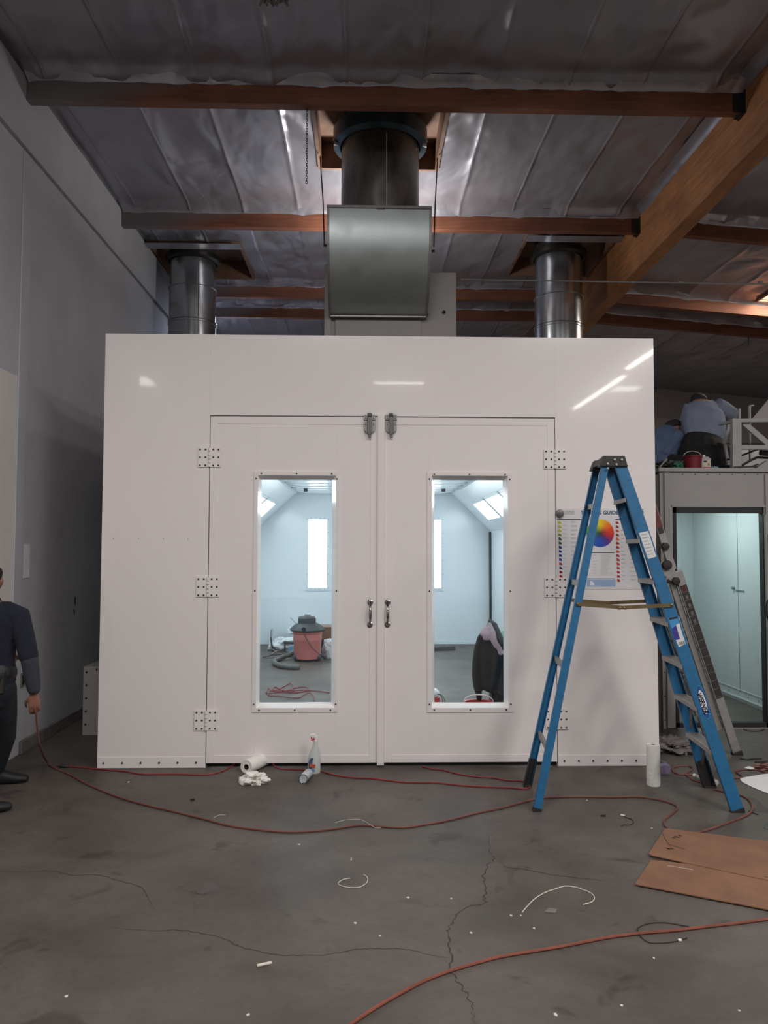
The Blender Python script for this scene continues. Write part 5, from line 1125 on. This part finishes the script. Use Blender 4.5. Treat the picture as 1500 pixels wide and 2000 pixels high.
# white paper sheet at right
P = [(1445, 1522), (1452, 1519), (1500, 1511), (1560, 1505), (1600, 1560), (1500, 1550), (1470, 1538), (1450, 1528)]
b = MB(); b.prism([FL(x, y, .003) for x, y in P], (0, 0, .002)); tag(b.build('paper_sheet', mPaper, smooth=False), 'white paper sheet on the floor at the right edge', 'paper')
P = [(1454, 1500), (1463, 1497), (1474, 1501), (1466, 1503)]; b = MB(); b.prism([FL(x, y, .012) for x, y in P], (0, 0, .003)); tag(b.build('paper_scrap', mPaper, smooth=False), 'small white paper scrap behind the cable loop at right', 'paper')
q = FL(1494, 1502); blob('wrapper', (q.x+.03, q.y, 0), .09, .05, .02, mat('reddish_wrapper', (.20, .09, .07), .6, var=.4, vs=30), 'crumpled reddish wrapper at the right edge behind the paper sheet', 'wrapper', 9, .7, 8)
# cardboard
t = thing('cardboard_sheet', FL(1400, 1700), 'flattened brown cardboard box lying on the floor at lower right', 'cardboard')
top = [(1299, 1619), (1340, 1624), (1500, 1645), (1620, 1659), (1620, 1740), (1580, 1738), (1343, 1687.5), (1273, 1672), (1267, 1669)]
bot = [(1272, 1681), (1343, 1689), (1580, 1738.5), (1680, 1750), (1660, 1800), (1500, 1778), (1320, 1744), (1240, 1728.5)]
b = MB(); b.prism([FL(x, y, .010) for x, y in top], (0, 0, .005)); b.build('upper_flap', mCard, t, smooth=False)
b = MB(); b.prism([FL(x, y, .006) for x, y in bot], (0, 0, .005)); b.build('lower_flap', mCard, t, smooth=False)
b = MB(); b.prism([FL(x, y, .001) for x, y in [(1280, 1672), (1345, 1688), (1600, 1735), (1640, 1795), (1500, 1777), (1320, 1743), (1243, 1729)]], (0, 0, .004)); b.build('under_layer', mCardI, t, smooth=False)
b = MB()
for pts, w in (([(1293, 1627), (1306, 1650)], 1.2), ([(1306, 1649.5), (1338, 1658.5)], 1.8)):
    a, c = FL(*pts[0], .0155), FL(*pts[1], .0155); b.bar(a, c, (0, 1, 0) if abs(c.x-a.x) > abs(c.y-a.y) else (1, 0, 0), .003*w, .0006)
for x, y in ((1316, 1636), (1320, 1634), (1325, 1635), (1328, 1632), (1304, 1657), (1307, 1658), (1312, 1657)):
    q = FL(x, y, .0156); b.obox(q, (.006, .002, 0), (-.003, .009, 0), (0, 0, .0004))
a, c = FL(1492, 1712, .0155), FL(1520, 1717, .0155); b.bar(a, c, (0, 1, 0), .005, .0006)
b.build('cut_mark', mCardI, t, smooth=False)
b = MB(); a, c = FL(1304, 1690.5, .0118), FL(1353, 1698.5, .0118); b.bar(a, c, (0, 1, 0), .004, .0006); b.build('tape_strip', mStr, t, smooth=False)
# paint chips
chips = [(584, 1650), (1273, 1618), (879, 1603), (797, 1754), (1017, 1789), (998, 1789), (694, 1804), (742, 1829), (1043, 1814), (1085, 1983), (958, 1872), (485, 1983), (1214, 1965), (1277, 1872), (251, 1528), (130, 1947), (686, 1677), (1146, 1564), (1444, 1975), (881, 1756), (920, 1823), (686, 1680)]
for i, (x, y) in enumerate(chips):
    q = FL(x, y); r = random.uniform(.004, .009)*(1.5 if i in (0, 2, 9) else 1); n = 6
    b = MB(); b.prism([q+Vector((r*math.cos(2*PI*j/n)*random.uniform(.6, 1.2), r*math.sin(2*PI*j/n)*random.uniform(.6, 1.2), .0005)) for j in range(n)], (0, 0, .003))
    tag(b.build('paint_chip', mChip, smooth=False), 'tiny pale paint chip on the concrete floor', 'chip', 'paint chips on the floor')
for x, y in ((1178, 1594), (376, 1563)):
    q = FL(x, y); b = MB(); b.obox(q+Vector((0, 0, .005)), (.014, .003, 0), (-.002, .007, 0), (0, 0, .005)); tag(b.build('debris_bit', mBlackP, smooth=False, bevel=.002), 'small black crumb on the floor '+('right of the ladder rear foot' if x > 500 else 'at left beside the reddish hose'), 'debris')
for pts in ([(502, 1886), (516, 1883), (530, 1880)],):
    cord('debris_bit', pts, .006, mStr, 'small pale broken stick on the lower left floor', 'debris')
q = FL(1075, 1780); b = MB(); b.prism([q+Vector((-.03, -.01, .0005)), q+Vector((.02, -.02, .0005)), q+Vector((.035, .015, .0005)), q+Vector((0, .03, .0005))], (0, 0, .003)); tag(b.build('concrete_flake', mBase, smooth=False), 'small grey concrete flake left of the cardboard', 'flake')
# dark stain on the floor (a real spill with its own shape)
b = MB(); P = [(383, 1744), (395, 1735), (402, 1720), (412, 1722), (426, 1733), (424, 1740), (410, 1742), (397, 1747)]
i0 = b.add([FL(x, y, .0008) for x, y in P]); b.face(range(i0, i0+len(P))); b.build('stain', mat('spill_stain', (.085, .075, .07), .6), floor, smooth=False, fixn=False)

# ================================================================== INSIDE THE BOOTH
fq = FL(600, 1291); VY = fq.y; vs_ = (fq-CAM).dot(fw)/F     # metres per photo pixel at the vacuum
t = thing('shop_vacuum', (fq.x, VY, 0), 'dusty red and black shop vacuum inside the booth seen through the left window', 'vacuum cleaner')
cx = AY(600, 1250, VY).x; VYc = VY+.05
def zv(py): return AY(600, py, VY).z
b = MB(); b.lathe([(25*vs_, zv(1286)), (26*vs_, zv(1280)), (27.5*vs_, zv(1252)), (28.3*vs_, zv(1250)), (28.3*vs_, zv(1248)), (28*vs_, zv(1238)), (29.5*vs_, zv(1236)), (29.5*vs_, zv(1233))], (cx, VYc, 0), n=40); b.build('tank', mVac, t)
b = MB(); b.lathe([(33*vs_, zv(1233)), (35*vs_, zv(1230)), (32*vs_, zv(1226)), (25*vs_, zv(1220)), (18*vs_, zv(1217))], (cx, VYc, 0), n=8); b.lathe([(18*vs_, zv(1222)), (17.5*vs_, zv(1208)), (15*vs_, zv(1205)), (8*vs_, zv(1203.5))], (cx-.01, VYc, 0), n=24)
b.build('motor_lid', mVacD, t, ang=28)
b = MB(); b.cyl((cx+3*vs_-.06, VYc-29*vs_, zv(1226)), (cx+3*vs_-.06, VYc-36*vs_, zv(1226)), 4*vs_, 16); b.build('hose_port', mRubber, t)
b = MB(); b.box(cx-6*vs_, cx+6*vs_, VYc-.03, VYc+.03, zv(1204), zv(1199.5)); b.build('top_clip', mSteel, t, smooth=False, bevel=.004)
for sx_, sy_ in ((-17, -12), (19, -10), (-17, 16), (19, 16)):
    b = MB(); c = Vector((cx+sx_*vs_, VYc+sy_*vs_, 0)); b.limb([c+Vector((-.03, 0, .055)), c+Vector((.03, 0, .055))], [(.04, .05), (.04, .05)], side=(0, 1, 0)); b.cyl(c+Vector((-.012, 0, .028)), c+Vector((.012, 0, .028)), .028, 14); b.build('caster', mVacD, t)
b = MB(); b.tube(spline([AY(592, 1234, VYc-28*vs_), AY(600, 1250, VYc-29*vs_), AY(613, 1268, VYc-29*vs_), AY(627, 1280, VYc-20*vs_), FL(634, 1287, .01)]), .006, 8); b.build('power_cord', mVacD, t)
hr = 4.6*vs_
HP = [AY(574, 1258, VYc), FL(563, 1272, hr*2.), FL(550, 1279, hr*1.3), FL(538, 1284, hr), FL(535, 1290, hr), FL(545, 1297, hr), FL(560, 1299.5, hr), FL(576, 1300, hr), FL(586, 1300, hr)]
HP = [FL(577, 1270, hr*3)+Vector((0, 0, 0))]+[FL(566, 1278, hr*2.2), FL(553, 1283, hr*1.3), FL(541, 1288, hr), FL(535, 1292, hr), FL(541, 1298, hr), FL(556, 1302, hr), FL(572, 1303, hr), FL(585, 1303, hr)]
SP = spline(HP, 10); b = MB(); b.tube(SP, [hr*(1+.05*(i % 2)) for i in range(len(SP))], 14); b.build('hose', mHose, t); b = MB(); d_ = (SP[-1]-SP[-2]).normalized(); b.cyl(SP[-1], SP[-1]+d_*.004, hr*.8, 14); b.build('hose_mouth', mDark, t)
# red cord heap
pts = [(644, 1353), (625, 1351), (600, 1350), (580, 1351), (560, 1349), (545, 1352), (532, 1351), (524, 1346), (521, 1350), (520, 1354), (528, 1356), (550, 1355), (580, 1353), (600, 1350), (603, 1347), (595, 1344), (580, 1343), (560, 1349), (545, 1351), (535, 1349), (533, 1344), (540, 1343), (550, 1349), (565, 1354), (578, 1353), (570, 1348), (573, 1342), (568, 1337), (560, 1338), (548, 1345), (535, 1350), (526, 1353), (524, 1358), (535, 1360), (548, 1361), (560, 1364), (583, 1363), (592, 1358), (600, 1355.5), (608, 1357), (614, 1362), (614, 1370)]
cord('extension_lead', [(x, y, .004*(i % 4)) for i, (x, y) in enumerate(pts)], .0055, mRedC, 'tangled dark red cord on the booth floor before the shop vacuum', 'cord')
# clutter near vacuum
def fy(px, py): return FL(px, py).y
yy = fy(550, 1278)
q = FL(553, 1276); blob('plastic_sheeting', (q.x, q.y+.35, 0), .24, .15, .11, mBag, 'crumpled white plastic sheeting on the booth floor left of the vacuum', 'plastic', 12, .5, 5)
t = thing('drywall_stand', FL(530, 1280), 'thin metal stand with bent wires left of the shop vacuum', 'stand')
q = FL(529, 1280); b = MB(); b.cyl(q, Vector((q.x, q.y, AY(529, 1230, q.y).z)), .009, 8); b.build('pole', mAlu, t)
b = MB(); b.tube(spline([AY(529, 1245, q.y), AY(532, 1262, q.y), AY(539, 1268, q.y), AY(546, 1268, q.y)]), .012, 8); b.build('curved_arm', mVacD, t)
b = MB(); b.tube([AY(530, 1278, q.y), AY(546, 1268, q.y)], .012, 8); b.build('foot_bar', mAlu, t)
b = MB(); b.tube(spline([AY(529, 1236, q.y), AY(531, 1228, q.y), AY(533, 1232, q.y), AY(531, 1242, q.y)]), .003, 6); b.build('wire_loop', mSteel, t)
cord('thin_wire', [(575, 1282), (540, 1285), (520, 1285), (513, 1284), (530, 1280), (550, 1278)], .005, mBlkC, 'black cable loop on the booth floor left of the vacuum', 'cable')
q = FL(569, 1280); blob('blue_bag', (q.x, q.y+.1, 0), .05, .05, .07, mat('blue_plastic', (.12, .26, .42), .5), 'small blue plastic bag tucked beside the vacuum tank', 'bag', 14, .4)
b = MB(); a = AY(554, 1254, yy+.3); c = AY(576, 1256, yy+.3); b.cyl(a, c, .02, 12); b.cyl((a.x+.02, a.y, 0), (a.x+.02, a.y, a.z), .012, 8); tag(b.build('extension_tube', mVacD), 'black vacuum wand propped up left of the red tank', 'tube')
b = MB(); a = AY(558, 1236, yy+.5); c = AY(590, 1236, yy+.5); b.box(a.x, c.x, yy+.75, yy+1.2, a.z-.03, a.z+.03); b.box(a.x+.05, c.x, yy+.8, yy+1.15, 0, a.z-.03); tag(b.build('parts_box', mInner, smooth=False, bevel=.004), 'pale box with lid behind the shop vacuum', 'box')
b = MB(); a = AY(567, 1206, yy); b.cyl(AY(567, 1206, yy+.3), AY(579, 1219, yy+.3), .006, 8); tag(b.build('thin_rod', mSteel), 'thin metal rod sticking up behind the vacuum lid', 'rod')
yw = VY+.55
t = thing('wooden_crate', (AY(640, 1240, yw).x, yw, 0), 'brown wooden crate behind and right of the shop vacuum', 'crate')
a = AY(627, 1222, yw); c = AY(672, 1246, yw); b = MB(); b.box(a.x, c.x, yw, yw+.4, c.z-.02, a.z-.04); b.build('crate_body', mPly, t, smooth=False)
b = MB(); b.box(a.x-.02, c.x, yw-.01, yw+.42, a.z-.045, a.z-.02); b.build('crate_lid', mPly, t, smooth=False)
b = MB(); b.box(a.x, a.x+.03, yw+.02, yw+.38, 0, c.z-.02); b.box(c.x-.03, c.x, yw+.02, yw+.38, 0, c.z-.02); b.build('crate_leg', mRubber, t, smooth=False)
q = FL(641, 1286); blob('plastic_jug', (q.x+.03, q.y+.02, 0), .115, .09, .165, mBag, 'white translucent plastic bag at the right side of the shop vacuum', 'bag', 16, .22, 4)
b = MB(); a = FL(835, 1267, .03); c = FL(888, 1266, .03); b.bar(a, c, (0, 1, 0), .10, .05); tag(b.build('black_batten', mVacD, smooth=False), 'flat black batten on the floor at the rear booth wall', 'batten')
# jacket on a stand
YJ = 7.0
def J(px, py, dy=0.): return AY(px, py, YJ+dy)
hk = J(958, 1214)
t = thing('coat_stand', (hk.x, YJ+.03, 0), 'thin grey stand carrying the dark jacket inside the booth', 'stand')
b = MB(); b.cyl((hk.x, YJ+.03, .02), (hk.x, YJ+.03, hk.z-.03), .012, 10); b.build('pole', mSteel, t)
for k in range(3):
    a = 2*PI*k/3+.5; b = MB(); b.cyl((hk.x, YJ+.03, .15), (hk.x+.22*math.cos(a), YJ+.03+.22*math.sin(a), .012), .009, 8); b.build('leg', mSteel, t)
t = thing('jacket', (hk.x, YJ, .4), 'black fleece jacket with mauve lining hanging inside the right window', 'jacket')
b = MB()
b.limb([J(959, 1216), J(957, 1228), J(956, 1245), J(957, 1265), J(958, 1290), J(959, 1315), J(961, 1338)], [(.022, .04), (.050, .06), (.078, .08), (.098, .09), (.112, .09), (.112, .085), (.098, .07)])
b.limb([J(948, 1230), J(939, 1246), J(934, 1268), J(931, 1295), J(930, 1320), J(932, 1342), J(935, 1353)], [(.022, .04), (.032, .045), (.040, .045), (.042, .045), (.040, .042), (.036, .038), (.030, .032)])
b.limb([J(935, 1350), J(936, 1364)], [.030, .027])
b.limb([J(968, 1245, -.05), J(975, 1290, -.07), J(975, 1330, -.07), J(973, 1372, -.06), J(973, 1395, -.05)], [(.06, .05), (.07, .06), (.07, .06), (.062, .055), (.05, .04)])
b.build('jacket_body', mJack, t, remesh=.011)
b = MB()
b.limb([J(957, 1217, -.05), J(954, 1228, -.085), J(951, 1240, -.11), J(951, 1249, -.115)], [(.014, .012), (.030, .014), (.040, .014), (.040, .010)]); b.limb([J(948, 1226, -.06), J(943, 1234, -.09), J(942, 1241, -.10)], [(.016, .012), (.026, .012), (.026, .009)])
b.limb([J(959, 1219, -.07), J(963, 1236, -.115), J(965, 1252, -.13), J(968, 1264, -.13)], [(.020, .014), (.034, .015), (.032, .012), (.018, .008)]); b.limb([J(967, 1248, -.13), J(973, 1262, -.135), J(980, 1278, -.14)], [(.014, .008), (.024, .010), (.030, .009)])
b.build('lining', mPink, t, remesh=.008)
b = MB(); b.limb([J(957, 1213, -.03), J(966, 1220, -.08), J(974, 1238, -.12), J(982, 1256, -.14)], [(.020, .02), (.026, .025), (.026, .022), (.024, .02)]); b.build('hood', mat('slate_fleece', (.045, .055, .06), .95), t, remesh=.008)
# buckets inside
YU = 6.75; q = AY(940, 1377, YU)
t = thing('bucket', (q.x, YU+.13, 0), 'red bucket with white handle under the jacket inside the booth', 'bucket')
b = MB(); rr2 = .13; b.lathe([(rr2*.85, 0), (rr2, q.z-.01), (rr2*1.05, q.z-.008), (rr2*1.05, q.z), (rr2*.97, q.z-.002), (rr2*.95, q.z-.03), (.001, q.z-.03)], (q.x, YU+.13, 0), n=36, cap=False); b.build('bucket_body', mRedP, t)
b = MB(); b.tube([(q.x+rr2*math.cos(a), YU+.16, q.z+.06*math.sin(a)) for a in [PI*i/16 for i in range(17)]], .006, 8); b.build('handle', mPaper, t)
q = AY(852, 1362, 6.6); b = MB(); b.lathe([(.035, 0), (.04, q.z)], (q.x-.01, 6.6, 0), n=20); tag(b.build('red_container', mRedP), 'red container just inside the lower left corner of the right window', 'container')
b = MB(); b.ell((q.x-.02, 6.62, q.z+.03), .05, .05, .045); tag(b.build('clear_bag', mBag), 'clear crumpled bag on top of the red container', 'bag')
for k in range(2):
    b = MB(); b.tube(spline([(q.x+.01, 6.58, q.z+.03), (q.x+.035+.012*k, 6.56, q.z+.02), (q.x+.055+.018*k, 6.55, q.z-.06), (q.x+.06+.02*k, 6.55, 0)]), .003, 6); tag(b.build('thin_wire', mBlkC), 'thin black wire arching from the red container', 'wire', 'wires at the red container')
b = MB(); a = AY(981, 1243, 7.8); b.obox((a.x+.05, 7.8, a.z), (.05, 0, 0), (0, .04, 0), (0, 0, .06)); b.box(a.x+.02, a.x+.4, 7.78, 7.9, .0, a.z-.06)
tag(b.build('green_carton', mat('mint_green', (.18, .45, .34), .6), smooth=False), 'mint green carton partly hidden behind the jacket', 'carton')

# ================================================================== LIGHT
def area(name, loc, target, sx, sy, power, col=(1, 1, 1), spread=PI):
    l = bpy.data.lights.new(name, 'AREA'); l.shape = 'RECTANGLE'; l.size = sx; l.size_y = sy; l.energy = power; l.color = col; l.spread = spread
    o = bpy.data.objects.new(name, l); C.objects.link(o); o.location = loc; o.rotation_euler = (Vector(target)-Vector(loc)).to_track_quat('-Z', 'Y').to_euler(); return o
# strip lamps in the hall behind the camera
def tube_lamp(x, y0, y1, p): 
    l = area('strip_lamp', (x, (y0+y1)/2, 5.35), (x, (y0+y1)/2, 0), .14, abs(y1-y0), p, (1., .93, .86)); return l
tube_lamp(5.35, -1.5, -3.5, 60); tube_lamp(5.5, -4.1, -8.0, 100); area('strip_lamp', (.75, -5.0, 5.35), (.75, -5.0, 0), 1.1, .16, 22, (1., .94, .88)); 
area('high_window', (-5.2, -4.8, 5.3), (-5.2, -4.7, 0), 1.1, .8, 50, (1, .96, .92)); area('high_window', (5.9, -5.2, 5.3), (5.9, -5.1, 0), .6, .5, 20, (1, .96, .92))
for x_, y_, p_ in ((-.6, .6, 210), (3.2, .4, 230), (6.6, 1.2, 200)): area('skylight', (x_, y_, 5.5), (x_, y_, 0), 1.3, 2.6, p_, (1., .965, .95))
area('skylight_sun', (6.35, 9.95, 5.68), (5.9, 11.0, 4.6), 1.0, 1.6, 190, (1, .88, .74))
# unseen lights added behind the central duct elbow to brighten foil and ducts
area('elbow_fill', (.15, 8.12, 4.60), (.15, 8.12, 9), .35, .2, 42, (1, .97, .95))
l = bpy.data.lights.new('elbow_fill', 'POINT'); l.energy = 20; l.shadow_soft_size = .10; l.color = (1, .97, .94); o = bpy.data.objects.new('elbow_fill', l); C.objects.link(o); o.location = (.15, 8.3, 4.86)
area('skylight', (-2.2, 12.6, 5.4), (-2.3, 11.5, 0),   .8, 2.0, 100, (.72, .80, 1.))  # cool fill light added to brighten the deep gap between wall and booth
# prep booth ceiling lamp
area('prep_lamp', (3.45, 8.3, 2.36), (3.45, 8.3, 0), .5, 1.0, 20, (.82, 1., 1.))
w = bpy.data.worlds.new('world'); S.world = w; w.use_nodes = True; bg = w.node_tree.nodes['Background']; bg.inputs[0].default_value = (.92, .95, 1, 1); bg.inputs[1].default_value = .30
S.view_settings.view_transform = 'Standard'; S.view_settings.look = 'None'; S.view_settings.exposure = -.12; S.view_settings.gamma = 1; S.view_settings.use_curve_mapping = False
S.cycles.max_bounces = 6; S.cycles.diffuse_bounces = 4; S.cycles.glossy_bounces = 3; S.cycles.transparent_max_bounces = 12; S.cycles.sample_clamp_indirect = 6; S.cycles.caustics_reflective = False; S.cycles.caustics_refractive = False
S.cycles.use_denoising = True
